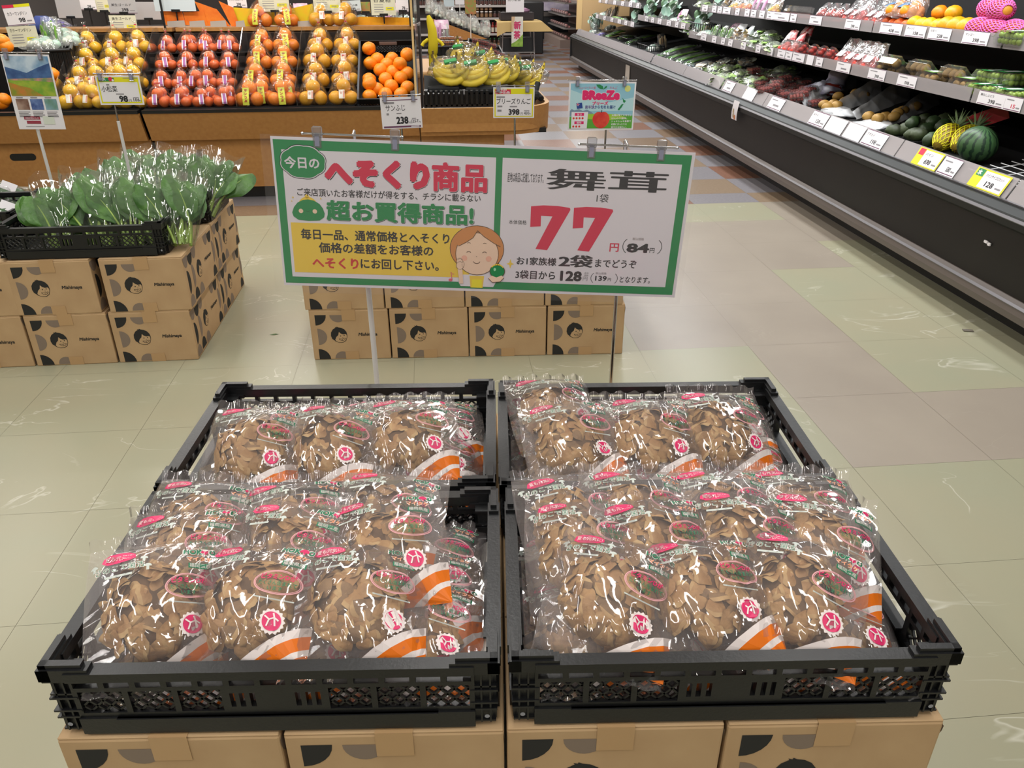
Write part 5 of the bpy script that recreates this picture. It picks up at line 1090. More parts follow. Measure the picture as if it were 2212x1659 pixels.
# hanging flyer and notice on the front
m = MB(); m.grid(lambda u, v: (2.236-.012*sin(v*2.2)+.004*v, 6.05-.115*u+.01*v, .515-.135*v), 4, 8, 0)
for y, z, c in ((6.02, .44, 1), (5.985, .40, 2), (6.015, .41, 1)): m.poly([(y+.014*cos(a), z+.018*sin(a)) for a in [2*PI*k/10 for k in range(10)]], c, fn=lambda y, z: (2.2255, y, z))
tag(m.build('paper_flyer', [WHITE, pm('flyer_tan', '#b3a07a', .6), pm('flyer_orange', '#c87a4a', .6)]), 'small curled paper flyer hanging over the case rail above the dark front panel', 'paper')
tag(MB().box(2.256, 2.262, 9.62, 9.82, .25, .42).build('notice_label', pm('label_beige', '#b8b0a4', .5)), 'beige notice label on the far front panel of the refrigerated case', 'label')
tag(MB().box(2.258, 2.264, 2.985, 3.005, .345, .355).box(2.258, 2.264, 2.965, 2.980, .340, .352).build('sticker_scrap', WHITE), 'torn white sticker scrap on the near front panel', 'sticker')
# ------------------------------------------------------------------ produce in the case
DN = Vector((-.143, 0, 1)).normalized()
def deck(px, py, h): return onplane(px, py, (2.36, 5, .521+h), DN)
def me_of(mb, mats):
    o = mb.build('tmp', mats); me = o.data; bpy.data.objects.remove(o); return me
def obj(name, me, M, label, cat, group):
    o = bpy.data.objects.new(name, me); COL.objects.link(o); o.matrix_basis = M; return tag(o, label, cat, group)
def rot(): return RZ(U(0, 6)) @ RX(U(-.6, .6)) @ RY(U(-.5, .5))
CLF = film('clamshell_plastic', (.98, .99, .99), .03, (.95, .95, .95), 1.0, .04, 0, base=.05); PBF = film('produce_film', (1, 1, 1), .11, (.92, .94, .95), 1.0, .06, .9, 18, .05); WLF = film('white_liner_film', (.97, .98, 1), .72, (.92, .94, .97), .8, .14, .8, 12, .08)
def lump(col, col2, sc=26, bump=.6): return pm('produce_'+col.strip('#'), col, .5, noise=(col2, sc, 4), bump=bump, bscale=50)
AVO = lump('#2a2c20', '#3d4a2a', 12, .4); AVG = lump('#35502a', '#2a3a22', 12, .4); KIW = lump('#9a7434', '#b08a48', 8, .2); 
kiwi_me = me_of(MB().ball((0, 0, 0), (.027, .027, .036), 0, 12, 8, bumpy=.05), [KIW])
av = [me_of(MB().ball((0, 0, 0), (.034, .034, .047), 0, 12, 9, bumpy=.18, seed=s), [m]) for s, m in ((1, AVO), (2, AVG), (3, AVO))]
for k, (X_, Y_) in enumerate(((1000,440),(1170,370),(1180,475),(1240,400),(1370,360),(1290,335),(1480,330),(1455,395),(1545,370),(1645,320),(1340,520),(1090,430),(1225,480),(1300,430))):
    p = deck(1700+X_/4.32, 180+Y_/4.32, .045 if k not in (1, 4, 7) else .075); obj('avocado', av[k % 3], T(*p) @ RY(1.3) @ RZ(U(-1, 1)) @ RX(U(-.5, .5)), f'{"green" if k % 3 == 1 else "dark"} avocado between the kiwi bins and the pineapples, {ORD[k]} of the heap', 'avocado', 'loose avocados')
for b, lst in enumerate((((475,120),(540,165),(640,90),(610,140),(430,190),(345,195),(465,205),(375,220),(720,110)), ((1080,255),(1200,215),(1000,310),(915,310),(850,325),(1030,275),(760,305)))):
    for k, (X_, Y_) in enumerate(lst):
        p = deck(1700+X_/4.32, 180+Y_/4.32, .05); obj('kiwi', kiwi_me, T(*p) @ RY(1.4) @ RZ(U(-1, 1)) @ SCL(1.05), f'golden kiwi lying in the {"far" if b == 0 else "near"} plastic-lined kiwi bin, {ORD[k]} of the bin', 'kiwi', 'loose kiwis in the lined bins')
def liner(label, pts, seed):
    """upright pleated sheet of clear plastic: pts = deck pixels along its foot, with its height"""
    n = len(pts); m = MB()
    def fn(u, v):
        t = u*(n-1); i = min(int(t), n-2); f = t-i; a, b = pts[i], pts[i+1]
        p = deck(a[0]+(b[0]-a[0])*f, a[1]+(b[1]-a[1])*f, .004); h = a[2]+(b[2]-a[2])*f
        return p+Vector((.012*mnoise.noise(Vector((u*6, v*3, seed)))-.02*v, .03*v+.010*mnoise.noise(Vector((u*9, v*2, seed+4))), h*1.35*v))
    m.grid(fn, 26, 6, 0); return tag(m.build('plastic_liner', WLF), label, 'plastic liner', 'plastic liners of the kiwi bins')
liner('whitish plastic liner along the far side of the far kiwi bin', [(1738, 232, .04), (1775, 218, .07), (1815, 200, .10), (1850, 186, .11)], 1)
liner('whitish plastic liner between the two kiwi bins', [(1795, 250, .03), (1835, 236, .06), (1875, 222, .09), (1905, 212, .10)], 2)
liner('whitish plastic liner along the far side of the near kiwi bin', [(1850, 258, .03), (1890, 243, .06), (1930, 228, .09), (1965, 215, .10)], 3)
liner('whitish plastic liner folded over the near kiwi bin', [(1905, 275, .02), (1950, 262, .05), (1990, 244, .08), (2030, 225, .09)], 4)
for k, (px, py) in enumerate(((1815, 243), (1890, 272))):
    tag(MB().ball((0, 0, 0), (.11, .13, .025), 0, 18, 8, bumpy=.6, seed=k+9).build('plastic_bag', WLF, M=T(*deck(px, py, .02))), f'crumpled clear plastic bag end at the front of the {"far" if k == 0 else "near"} kiwi bin', 'plastic bag', 'crumpled bag ends')
# watermelon and pineapples
WM = pm('watermelon_rind', '#2f5a34', .4); nt = WM.node_tree; wv = nt.nodes.new('ShaderNodeTexNoise'); wv.inputs['Scale'].default_value = 30; gt = nt.nodes.new('ShaderNodeNewGeometry')
tcw = nt.nodes.new('ShaderNodeTexCoord'); gr = nt.nodes.new('ShaderNodeTexGradient'); gr.gradient_type = 'RADIAL'; mu = nt.nodes.new('ShaderNodeMath'); mu.operation = 'MULTIPLY_ADD'; mu.inputs[1].default_value = 88.0; sn = nt.nodes.new('ShaderNodeMath'); sn.operation = 'SINE'; m2 = nt.nodes.new('ShaderNodeMath'); m2.operation = 'MULTIPLY'; m2.inputs[1].default_value = 7; cr = nt.nodes.new('ShaderNodeValToRGB')
nt.links.new(tcw.outputs['Object'], gr.inputs[0]); nt.links.new(tcw.outputs['Object'], wv.inputs['Vector']); nt.links.new(wv.outputs['Fac'], m2.inputs[0]); nt.links.new(gr.outputs['Fac'], mu.inputs[0]); nt.links.new(m2.outputs[0], mu.inputs[2]); nt.links.new(mu.outputs[0], sn.inputs[0]); nt.links.new(sn.outputs[0], cr.inputs[0])
cr.color_ramp.elements[0].color = (*srgb('#43663f'), 1); cr.color_ramp.elements[0].position = .2; cr.color_ramp.elements[1].color = (*srgb('#213a28'), 1); cr.color_ramp.elements[1].position = .6
nt.links.new(cr.outputs[0], nt.nodes['Principled BSDF'].inputs['Base Color'])
tag(MB().ball((0, 0, 0), (.088, .088, .082), 0, 24, 14).build('watermelon', WM, M=T(*deck(2112, 312, .085)) @ RX(.3)), 'small striped watermelon at the front of the case deck beside the pineapples', 'watermelon')
PINE = lump('#8a7a2c', '#a8862c', 60, .9); NET = pm('yellow_net', '#e6e021', .5); CROWN = pm('pineapple_leaf', '#6f8a5c', .5, noise=('#8aa278', 20, 3)); PLB = pm('pineapple_label', '#5c2430', .4); 
def pineapple(label, px, py):
    t = empty('pineapple', label, 'pineapple', T(*deck(px, py, .06)) @ RZ(.5) @ RY(1.0) @ RZ(.4), 'netted pineapples')
    MB().ball((0, 0, 0), (.055, .055, .085), 0, 18, 12).build('body', PINE, t)
    n = MB()
    for s in (1, -1):
        for k in range(14):
            n.tube([(.0585*max(.3, sin(PI*(.12+.76*i/10)))**.8*cos(2*PI*k/14+s*i*.16), .0585*max(.3, sin(PI*(.12+.76*i/10)))**.8*sin(2*PI*k/14+s*i*.16), -.075+.150*i/10) for i in range(11)], .0024, 4, 0, False)
    n.build('net', NET, t)
    c = MB()
    for k in range(30):
        a = k*2.4; r = .012+.0010*k; l = .10-.0012*k; e = .25+.035*k
        d = Vector((cos(a)*sin(e), sin(a)*sin(e), cos(e))); s = Vector((-sin(a), cos(a), 0))*.006; b = Vector((0, 0, .078))
        c.add([b+s, b-s, b+d*l*.5-s*.8, b+d*l*.5+s*.8, b+d*l+Vector((cos(a), sin(a), 0))*.015], [(0, 1, 2, 3), (3, 2, 4)])
    c.build('crown', CROWN, t)
    l = MB(); l.grid(lambda u, v: (.061*cos(-2.6+1.3*u), .061*sin(-2.6+1.3*u), -.06+.06*v), 6, 2, 0, False); l.grid(lambda u, v: (.0615*cos(-2.4+.25*u), .0615*sin(-2.4+.25*u), -.055+.03*v), 3, 1, 1, False); l.build('label', [PLB, pm('label_red_white', '#d8b0a4', .5)], t)
pineapple('pineapple in a yellow net, the one towards the back of the deck', 2045, 296); pineapple('pineapple in a yellow net, the one behind the watermelon', 2085, 300)
m = MB()
for k in range(8): m.tube([(2.42, 2.55+.12*k, .55), (3.1, 2.55+.12*k, .645)], .003, 5, 0)
for k in range(14): m.tube([(2.42+.05*k, 2.5, .551+.0071*k), (2.42+.05*k, 3.45, .551+.0071*k)], .0025, 5, 0)
tag(m.build('wire_rack', pm('white_wire', '#d5d6d8', .35)), 'empty white wire rack at the near end of the case deck', 'rack')
m = MB().box(-.11, .11, -.002, .002, -.03, .03, 0).box(.0, .16, .003, .006, -.05, .0, 1); tag(m.build('display_sign', [pm('sign_dark_red', '#b3202c', .5), pm('sign_dark_green', '#1e5a34', .5)], M=T(*onx(2122, 258, 2.72)) @ RZ(1.9) @ RY(.45) @ SCL(1.25)), 'red and green cardboard strip standing behind the pineapples', 'sign')
# containers
REDT = lump('#c02a1e', '#d03a26', 8, 0); DRED = lump('#7a2420', '#9a3426', 20, .2); GRP = pm('green_grape', '#8fae3a', .3, noise=('#a8c24e', 20, 2), spec=.5, sss=.0)
def tray(name, cat, w, d, h, fill, lab=None):
    t = empty(name, '', cat)
    m = MB(); m.add([(-w*.45, -d*.45, 0), (w*.45, -d*.45, 0), (w*.45, d*.45, 0), (-w*.45, d*.45, 0), (-w/2, -d/2, h*.55), (w/2, -d/2, h*.55), (w/2, d/2, h*.55), (-w/2, d/2, h*.55), (-w*.43, -d*.43, h), (w*.43, -d*.43, h), (w*.43, d*.43, h), (-w*.43, d*.43, h)],
        [(0, 1, 2, 3)[::-1]]+[(i, (i+1) % 4, 4+(i+1) % 4, 4+i) for i in range(4)]+[(4+i, 4+(i+1) % 4, 8+(i+1) % 4, 8+i) for i in range(4)]+[(8, 9, 10, 11)], 0)
    m.rbox(-w/2-.004, w/2+.004, -d/2-.004, d/2+.004, h*.53, h*.57, .001, 1, 0); m.build('tray', CLF, t)
    fill(t, w, d, h)
    if lab: MB().box(-w*lab[1], w*lab[1], -d*lab[2], d*lab[2], h+.001, h+.002, 0).box(-w*lab[1]*.6, w*lab[1]*.5, -d*lab[2]*.5, d*lab[2]*.6, h+.002, h+.0025, 1).build('label', [lab[0], WHITE], t)
    return t
def balls(nx, ny, nz, r, mat, name, seed=0):
    def f(t, w, d, h):
        q = random.Random(seed); m = MB()
        for k in range(nz):
            for i in range(nx):
                for j in range(ny):
                    m.ball(((i-(nx-1)/2)*w*.84/nx+q.uniform(-.002, .002), (j-(ny-1)/2)*d*.84/ny+q.uniform(-.002, .002), r+.004+k*r*1.6), r*q.uniform(.92, 1.05), 0, 9, 6)
        m.build(name, mat, t)
    return f
GL = pm('grape_label_green', '#2c8a44', .4); YL = pm('tomato_label_yellow', '#e0c04a', .4)
P_grape = Proto(tray('grape_pack', 'grape pack', .19, .12, .06, balls(6, 4, 2, .0145, GRP, 'grapes', 1), (GL, .18, .5)))
P_kiwi = Proto(tray('kiwi_pack', 'kiwi pack', .17, .125, .065, balls(3, 2, 1, .026, KIW, 'kiwis', 2), (pm('kiwi_label_green', '#8fc46a', .4), .36, .36)))
P_tom = Proto(tray('tomato_pack', 'tomato pack', .06, .13, .07, balls(2, 4, 2, .015, REDT, 'tomatoes', 3), (YL, .30, .34)))
P_red = Proto(tray('cherry_tomato_pack', 'tomato pack', .10, .10, .055, balls(4, 4, 2, .0115, DRED, 'tomatoes', 4)))
def pillow(mb, a, b, h, seed, m=0):
    """lying film bag with crimped ends"""
    o = Vector((seed*2.3, seed*1.1, 0))
    def zz(x, y):
        u, v = min(abs(x)/a, 1), min(abs(y)/b, 1)
        return h*max(0, 1-u**2.4)**.8*max(0, 1-v**2.4)**.8+(mnoise.noise(Vector((x*30, y*30, 0))+o)*.010+mnoise.noise(Vector((x*70, y*70, 5))+o)*.004)*(1-.6*max(u, v))+.004
    mb.grid(lambda u, v: ((2*u-1)*a, (2*v-1)*b*(1-.1*(2*u-1)**2), zz((2*u-1)*a, (2*v-1)*b)), 16, 14, m)
    mb.grid(lambda u, v: ((1-2*u)*a, (2*v-1)*b*(1-.1*(2*u-1)**2), .001), 5, 5, m)
    for s in (1, -1): mb.grid(lambda u, v: (s*(a+.022*v), (2*u-1)*b*.92*s*-1, .005+.006*sin(u*20+seed)*(.3+v)+.012*v), 16, 2, m)
def pouch(mb, w, d, h, seed, m=0, m2=None, cut=.6):
    """standing film bag, closed to a fin at the top"""
    o = Vector((seed*1.7, 3, seed))
    def fn(u, v):
        a = 2*PI*u; q = 1-.92*v**2.2; ww = w*(1-.12*v+.10*sin(PI*v)); n = 1+.14*mnoise.noise(Vector((cos(a)*1.6, sin(a)*1.6, v*4))+o)
        return (ww*cos(a)*n, d*q*sin(a)*n+.02*v*v, h*v*(1+.05*mnoise.noise(Vector((cos(a)*2, 0, 1))+o)))
    mb.grid(fn, 24, 12, m)
    if m2 is not None:
        k = len(mb.m)-24*12
        for r_ in range(12):
            if (r_+.5)/12 > cut:
                for c_ in range(24): mb.m[k+r_*24+c_] = m2
def leafy(mb, n, x, y, z, size, seed, mats=(0, 1), up=0.):
    r = random.Random(seed)
    for k in range(n):
        c = Vector((r.uniform(-x, x)*.85, r.uniform(-y, y)*.8, r.uniform(.2, 1)*z)); a = r.uniform(0, 6); e = r.uniform(-.3, .7)+up
        d = Vector((cos(a)*cos(e), sin(a)*cos(e), sin(e))); s = Vector((-sin(a), cos(a), r.uniform(-.4, .4))).normalized(); nn = d.cross(s); L, Wd = size*r.uniform(.7, 1.2), size*r.uniform(.4, .6); f = r.uniform(0, 6)
        mb.grid(lambda u, v: c+d*(L*(v-.5))+s*(Wd*(2*u-1)*sin(PI*(.08+.86*v))**.6)+nn*(-.25*Wd*(2*u-1)**2+.12*Wd*sin(9*u+f+6*v)-.2*L*v*v), 6, 6, r.choice(mats))
def rods(mb, n, x, y, z, r0, seed, mats=(0,), upright=False, bend=.01):
    r = random.Random(seed)
    for k in range(n):
        if upright: p0 = Vector((r.uniform(-x, x)*.8, r.uniform(-y, y)*.7, .002)); p1 = p0+Vector((r.uniform(-.01, .01), r.uniform(-.005, .01), z*r.uniform(.75, 1)))
        else: yy = -y*.75+1.5*y*(k+.5)/n; p0 = Vector((-x*.85, yy, r0+r.uniform(0, z-2*r0 if z > 2*r0 else 0))); p1 = p0+Vector((1.7*x*r.uniform(.85, 1), r.uniform(-.01, .01), r.uniform(-.004, .004)))
        q = Vector((0, r.uniform(-bend, bend), bend*.6)); mb.tube([p0, p0.lerp(p1, .3)+q*.8, p0.lerp(p1, .7)+q*.8, p1], [r0*.6, r0, r0*.95, r0*.5], 7, r.choice(mats))
def heap(mb, n, x, y, z, r0, seed, mats=(0,)):
    r = random.Random(seed)
    for k in range(n):
        a = k*2.4; q = math.sqrt((k+.5)/n); mb.ball((x*.75*q*cos(a), y*.75*q*sin(a), r0+z*max(0, .8-q)*r.uniform(.7, 1)), r0*r.uniform(.85, 1.1), r.choice(mats), 10, 7, bumpy=.1, seed=k)
def soft_bag(name, cat, dim, core, film_=None, seed=1, style='lie', fill='leaf', core2=None, label=None, n=10, r0=.012, print_=None, cut=.6):
    t = empty(name, '', cat); x, y, z = dim; c = MB(); mats = [core, core2 or core]
    {'leaf': lambda: leafy(c, n, x, y, z*.8, r0, seed, (0, 0, 1)), 'stem': lambda: leafy(c, n, x, y, z*.85, r0, seed, (0, 0, 1), 1.0), 'rod': lambda: rods(c, n, x, y, z*.8, r0, seed, (0, 1)), 'up': lambda: rods(c, n, x, y, z*.85, r0, seed, (0, 1), True), 'heap': lambda: heap(c, n, x, y, z*.5, r0, seed, (0, 1))}[fill]()
    c.build('contents', mats, t)
    m = MB()
    if style == 'lie': pillow(m, x, y, z, seed)
    else: pouch(m, x, y, z, seed, 0, 1 if print_ else None, cut)
    m.build('film', [film_ or PBF, print_ or PBF], t)
    if label: MB().grid(lambda u, v: ((u-.5)*x*.9, -y*(1-.5*v)-.004, z*(.30+.22*v)), 3, 3, 0).build('label', label, t)
    return t
LET = lump('#b9d38a', '#86b050', 14); LETW = lump('#d6dfc0', '#a9c486', 14); LEAFD = lump('#4a6b48', '#7d9a78', 20); GRNB = lump('#5f9a3a', '#87b84e', 24); BEI = lump('#cbb184', '#dccaa4', 12); BRN = lump('#7a5f45', '#967a5c', 12); WHT = lump('#dcdcd2', '#c6d2c0', 14); TEAL = lump('#8fb8a4', '#bcd6c6', 14); PURB = lump('#4c3a8a', '#6a58a8', 14); YELB = lump('#e0ac3a', '#e8bf58', 14); PNKB = lump('#d79ac0', '#e6c0d6', 14); REDB = lump('#b8303a', '#d05a54', 14); ORB = lump('#e0823a', '#e89a54', 14); BLUB = lump('#3a6a9a', '#6a94b8', 14)
SB = {}
PRW = pm('pouch_white', '#dcdfe2', .35, noise=('#c8d2d8', 20, 2)); PRP = pm('pouch_pink', '#dca0c4', .35, noise=('#f0e4ea', 24, 3)); PRR = pm('pouch_red', '#c03a40', .35, noise=('#e6d8d4', 30, 1)); PRB = pm('pouch_blue', '#4a72a8', .4, noise=('#c9d6e4', 16, 2))
def sbag(kind):
    if kind not in SB:
        L, S_ = 'lie', 'stand'
        nm, cat, dim, st, fl, co, c2, n, r0, lab, pr = {
            'let': ('lettuce_bag', 'bagged lettuce', (.115, .085, .075), L, 'leaf', LET, LETW, 26, .055, None, None), 'letw': ('cabbage_bag', 'bagged cabbage', (.105, .085, .08), L, 'leaf', LETW, LET, 22, .06, None, None), 'herb': ('leafy_greens_bag', 'bag of greens', (.24, .085, .05), L, 'rod', LEAFD, GRNB, 16, .009, None, None),
            'grn': ('green_vegetable_bag', 'bag of vegetables', (.125, .06, .05), L, 'rod', GRNB, LEAFD, 7, .014, None, None), 'bei': ('sprout_bag', 'bag of vegetables', (.11, .085, .06), L, 'leaf', BEI, WHT, 24, .045, None, None), 'brn': ('root_vegetable_bag', 'bag of vegetables', (.06, .045, .16), S_, 'up', BRN, BEI, 6, .014, None, None),
            'wht': ('white_vegetable_bag', 'bag of vegetables', (.10, .08, .07), L, 'heap', WHT, TEAL, 14, .026, None, None), 'teal': ('pale_green_bag', 'bag of vegetables', (.075, .06, .24), S_, 'stem', TEAL, LEAFD, 20, .075, None, None), 'pur': ('purple_wrapped_bag', 'bag of vegetables', (.10, .08, .06), L, 'leaf', PURB, PURB, 22, .045, None, None),
            'yel': ('yellow_vegetable_bag', 'bag of vegetables', (.055, .045, .13), S_, 'heap', YELB, ORB, 9, .024, None, None), 'pnk': ('pink_wrapped_bag', 'bag of vegetables', (.06, .04, .16), S_, 'up', WHT, PNKB, 9, .010, None, PRP), 'red': ('red_vegetable_bag', 'bag of vegetables', (.055, .045, .14), S_, 'heap', REDB, ORB, 9, .024, None, None),
            'tom': ('tomato_bag', 'bag of tomatoes', (.065, .055, .18), S_, 'heap', REDT, REDB, 10, .027, WHITE, None), 'org': ('mandarin_net_bag', 'bag of fruit', (.09, .075, .16), S_, 'heap', ORB, OR1, 11, .034, BLUB, None), 'blu': ('blue_wrapped_bag', 'bag of vegetables', (.15, .09, .03), L, 'leaf', BLUB, TEAL, 16, .06, None, None),
            'str': ('striped_tomato_bag', 'bag of tomatoes', (.065, .045, .17), S_, 'heap', REDT, REDT, 9, .025, None, PRR), 'clr': ('clear_vegetable_pack', 'vegetable pack', (.055, .04, .14), S_, 'up', GRNB, LEAFD, 12, .006, None, None), 'whc': ('white_topped_bag', 'bag of vegetables', (.065, .05, .17), S_, 'leaf', BEI, YELB, 16, .04, None, PRW), 'cup': ('tomato_cup', 'tomato cup', (.045, .045, .10), S_, 'heap', REDT, REDB, 14, .014, None, None)}[kind]
        SB[kind] = Proto(soft_bag(nm, cat, dim, co, PBF, len(SB)+2, st, fl, c2, lab, n, r0, pr))
    return SB[kind]
NAMES = {'let': 'pale green bagged lettuce', 'letw': 'whitish bagged cabbage', 'herb': 'long bag of dark leafy greens', 'grn': 'bag of bright green vegetables', 'bei': 'beige bag of sprouts', 'brn': 'brown bag of root vegetables', 'wht': 'white bag of vegetables', 'teal': 'large pale green bag', 'pur': 'purple wrapped bag', 'yel': 'bag of yellow vegetables', 'pnk': 'tall pink and white bag', 'red': 'bag of red vegetables', 'tom': 'clear bag of red tomatoes', 'org': 'bag of mandarins with a blue label', 'blu': 'flat blue wrapped bag', 'str': 'red striped bag of tomatoes', 'clr': 'tall clear pack of greens', 'whc': 'white-topped bag', 'cup': 'clear cup of cherry tomatoes'}
cnt = {}
def put(kind, M, where):
    k = cnt[kind, where] = cnt.get((kind, where), -1)+1
    return sbag(kind).put(f'{NAMES[kind]}, {ORD[k]} of its kind {where}', M, f'{NAMES[kind]}s')
SLOPE = RY(-R(8.1))
for kind, px, py, h, a in (('let',1545,150,.03,.1),('let',1575,152,.03,.6),('let',1600,162,.03,.2),('let',1630,160,.03,.9),('let',1560,172,.03,.4),('let',1625,178,.03,.3),('let',1655,162,.02,.1),('bei',1525,140,.04,.3),('bei',1568,133,.04,.6),('bei',1612,132,.07,1.2),('let',1690,155,.05,.2),
                           ('blu',1508,136,.01,.1),('herb',1452,112,.03,.5),('herb',1476,116,.03,.5),('herb',1498,121,.03,.5),('herb',1518,126,.02,.5),('herb',1470,104,.08,.5),('wht',1412,104,.03,.3),('brn',1432,98,.03,.4),
                           ('grn',1352,79,.02,.2),('grn',1325,74,.03,.3),('grn',1335,68,.06,.5),('herb',1378,86,.03,.6),('herb',1392,80,.05,.6),('pur',1297,74,.02,.1),('wht',1283,66,.03,.4),('wht',1268,63,.03,.8),('teal',1252,54,.05,.2),('teal',1262,50,.08,.5),('wht',1318,60,.05,.2)):
    p = deck(px, py, h); p.y = min(p.y, 13.4); put(kind, T(p.x, p.y, p.z-.03) @ SLOPE @ RZ(a), 'on the case deck')
k = 0
for r_, y_ in enumerate((158, 170, 183, 196)):
    for c_ in range(6):
        px = 1630+c_*21+r_*8+(c_ % 2)*4; py = y_+c_*5.5-(r_ == 0)*4
        p = deck(px, py, .02+(.055 if (r_+c_) % 3 == 0 else 0)); P_red.put(f'dark cherry tomato pack on the deck, {ORD[c_]} along in the {ORD[r_]} row', T(p.x, p.y, p.z-.02) @ SLOPE @ RZ(U(-.4, .4)), 'cherry tomato packs on the deck'); k += 1
t = empty('white_carrier_bag', 'white and purple plastic bag flopped over the cherry tomato packs', 'plastic bag', T(*deck(1782, 192, .06)))
MB().ball((0, 0, 0), (.12, .11, .05), 0, 22, 12, bumpy=.6, seed=5).ball((.10, .04, .07), (.07, .06, .09), 0, 16, 10, bumpy=.5, seed=8).build('bag_film', pm('white_bag_film', '#dfe3ee', .3, noise=('#b9b3d6', 9, 3), bump=.8, bscale=30), t); MB().ball((.02, -.02, .0), (.09, .07, .04), 0, 14, 8, bumpy=.4).build('contents', DRED, t)
def basket(label, p, w, d, h):
    m = MB()
    for z in (0, h): 
        for a, b in (((-w, -d), (w, -d)), ((w, -d), (w, d)), ((w, d), (-w, d)), ((-w, d), (-w, -d))): m.tube([(*a, z), (*b, z)], .005, 5, 0)
    for i in range(9):
        u = -1+2*i/8
        for q in (-1, 1): m.tube([(u*w, q*d, 0), (u*w, q*d, h)], .004, 5, 0); m.tube([(q*w, u*d, 0), (q*w, u*d, h)], .004, 5, 0)
    tag(m.build('wire_basket', BLACKP, M=T(*p)), label, 'basket', 'black baskets in the case')
basket('black grid basket among the greens on the far deck, nearer one', deck(1405, 108, .01), .10, .24, .06); basket('black grid basket among the greens on the far deck, farther one', deck(1362, 92, .01), .10, .24, .06)
# middle shelf
def shelf_at(px, x, z): return Vector((x, rail_y(px, x, z), z))
MX, MZ = 2.63, .817
for k, (px, dx, dz) in enumerate(((2190, 0, 0), (2163, .05, .0), (2130, 0, 0), (2150, .06, .055), (2185, .08, .058))):
    p = shelf_at(px, MX+dx, MZ+dz+.03); P_grape.put(f'clear green grape pack on the middle shelf, {ORD[k]} one of the group', T(p.x, p.y, MZ+dz) @ RZ(PI/2+U(-.1, .1)) @ RX(.0), 'green grape packs on the middle shelf')
for k, (px, dx, dz, ti) in enumerate(((2095, .02, 0, 0), (2060, -.005, .03, -.75), (2018, .02, 0, 0), (1988, -.005, .03, -.75), (1925, -.005, .03, -.85), (1902, .02, .0, 0), (1950, .08, .0, 0))):
    p = shelf_at(px, MX+dx, MZ+dz+.04); P_kiwi.put(f'clear pack of kiwis {"tilted up" if ti else "lying flat"} on the middle shelf, {ORD[k]} from the near end', T(p.x, p.y, MZ+dz+.004) @ RZ(PI/2) @ RZ(U(-.1, .1)) @ RX(-ti), 'kiwi packs on the middle shelf')
for k, px in enumerate((1795, 1777, 1757, 1735)):
    p = shelf_at(px, MX-.03, MZ+.04); P_tom.put(f'narrow clear tomato pack standing tilted, {ORD[k]} from the near end of its row', T(p.x, p.y, MZ+.02) @ RZ(PI/2) @ RX(.75), 'narrow tomato packs')
for kind, px, dx, dz in (('tom',1880,.0,0),('tom',1862,.02,0),('tom',1842,.0,0),('tom',1822,.03,0),('red',1872,.10,.02),('str',1716,.02,.01),('str',1695,.0,.01),('str',1728,.08,.04),('letw',1672,0,0),('let',1655,.02,0),('let',1638,.0,0),('letw',1622,.03,0),('let',1645,.1,.06),('letw',1665,.1,.06),('whc',1607,0,0),('whc',1590,.02,0),('clr',1572,.02,.0),('clr',1556,.0,0),('pnk',1580,.1,.0),('clr',1540,.02,0),('wht',1527,.0,0),('clr',1515,.03,0),('teal',1503,.03,0)):
    x = MX+dx-.04; p = shelf_at(px, x, MZ+dz+.05); put(kind, T(p.x, p.y, MZ+dz) @ RZ(-PI/2+U(-.3, .3)) @ RX(-.28), 'on the middle shelf')
# top shelf
TXX, TZ = 2.71, 1.052
for k, (px, fr, r) in enumerate(((1977,'citrus',.046),(1993,'citrus',.043),(2009,'citrus',.045),(2027,'citrus',.043),(2045,'amber',.051),(2067,'amber',.053),(2088,'amber',.052),(2110,'amber',.046),(2030,'orange',.043),(2060,'amber',.045))):
    back = k >= 8; x = TXX-.01+(.10 if back else 0); p = shelf_at(px, x, TZ+r+(.06 if back else 0))
    o = obj('citrus_fruit', FME[fr], T(*p) @ rot() @ SCL(r), f'loose {"grapefruit" if fr == "amber" else "yellow orange"} on the top shelf, {ORD[k]} counted towards the near end', 'citrus fruit', 'loose citrus on the top shelf')
for k, (px, z, r) in enumerate(((1917,0,.036),(1930,0,.034),(1944,0,.036),(1958,0,.034))):
    p = shelf_at(px, TXX-.02, TZ+r); obj('citrus_fruit', FME['mandarin'], T(*p) @ rot() @ SCL(r), f'loose mandarin under the mandarin bags on the top shelf, {ORD[k]} towards the near end', 'citrus fruit', 'loose mandarins on the top shelf')
NETP = pm('pink_foam_net', '#e86ab4', .6); MANG = lump('#e0942c', '#e8ac3a', 5, .1)
def mango():
    t = empty('mango', '', 'mango'); MB().ball((0, 0, 0), (.085, .055, .05), 0, 18, 12).build('fruit', MANG, t)
    n = MB()
    for s in (1, -1):
        for k in range(20):
            n.tube([(-.080+.135*i/9, .0575*math.sqrt(max(.05, 1-((-.080+.135*i/9)/.088)**2))*cos(2*PI*k/20+s*i*.17), .0525*math.sqrt(max(.05, 1-((-.080+.135*i/9)/.088)**2))*sin(2*PI*k/20+s*i*.17)) for i in range(10)], .0030, 4, 0, False)
    n.build('foam_net', NETP, t); return t
PMG = Proto(mango())
for k, (px, dx, dz) in enumerate(((2148, -.02, .05), (2118, .0, .05), (2162, .0, .14), (2188, .02, .05), (2140, .05, .14))):
    p = shelf_at(px, TXX+dx, TZ+dz); PMG.put(f'mango in a pink foam net on the top shelf, {"upper" if dz > .1 else "lower"} layer, {ORD[k]}', T(*p) @ RZ(PI/2+U(-.3, .3)) @ RX(U(-.5, .5)), 'mangoes in pink nets')
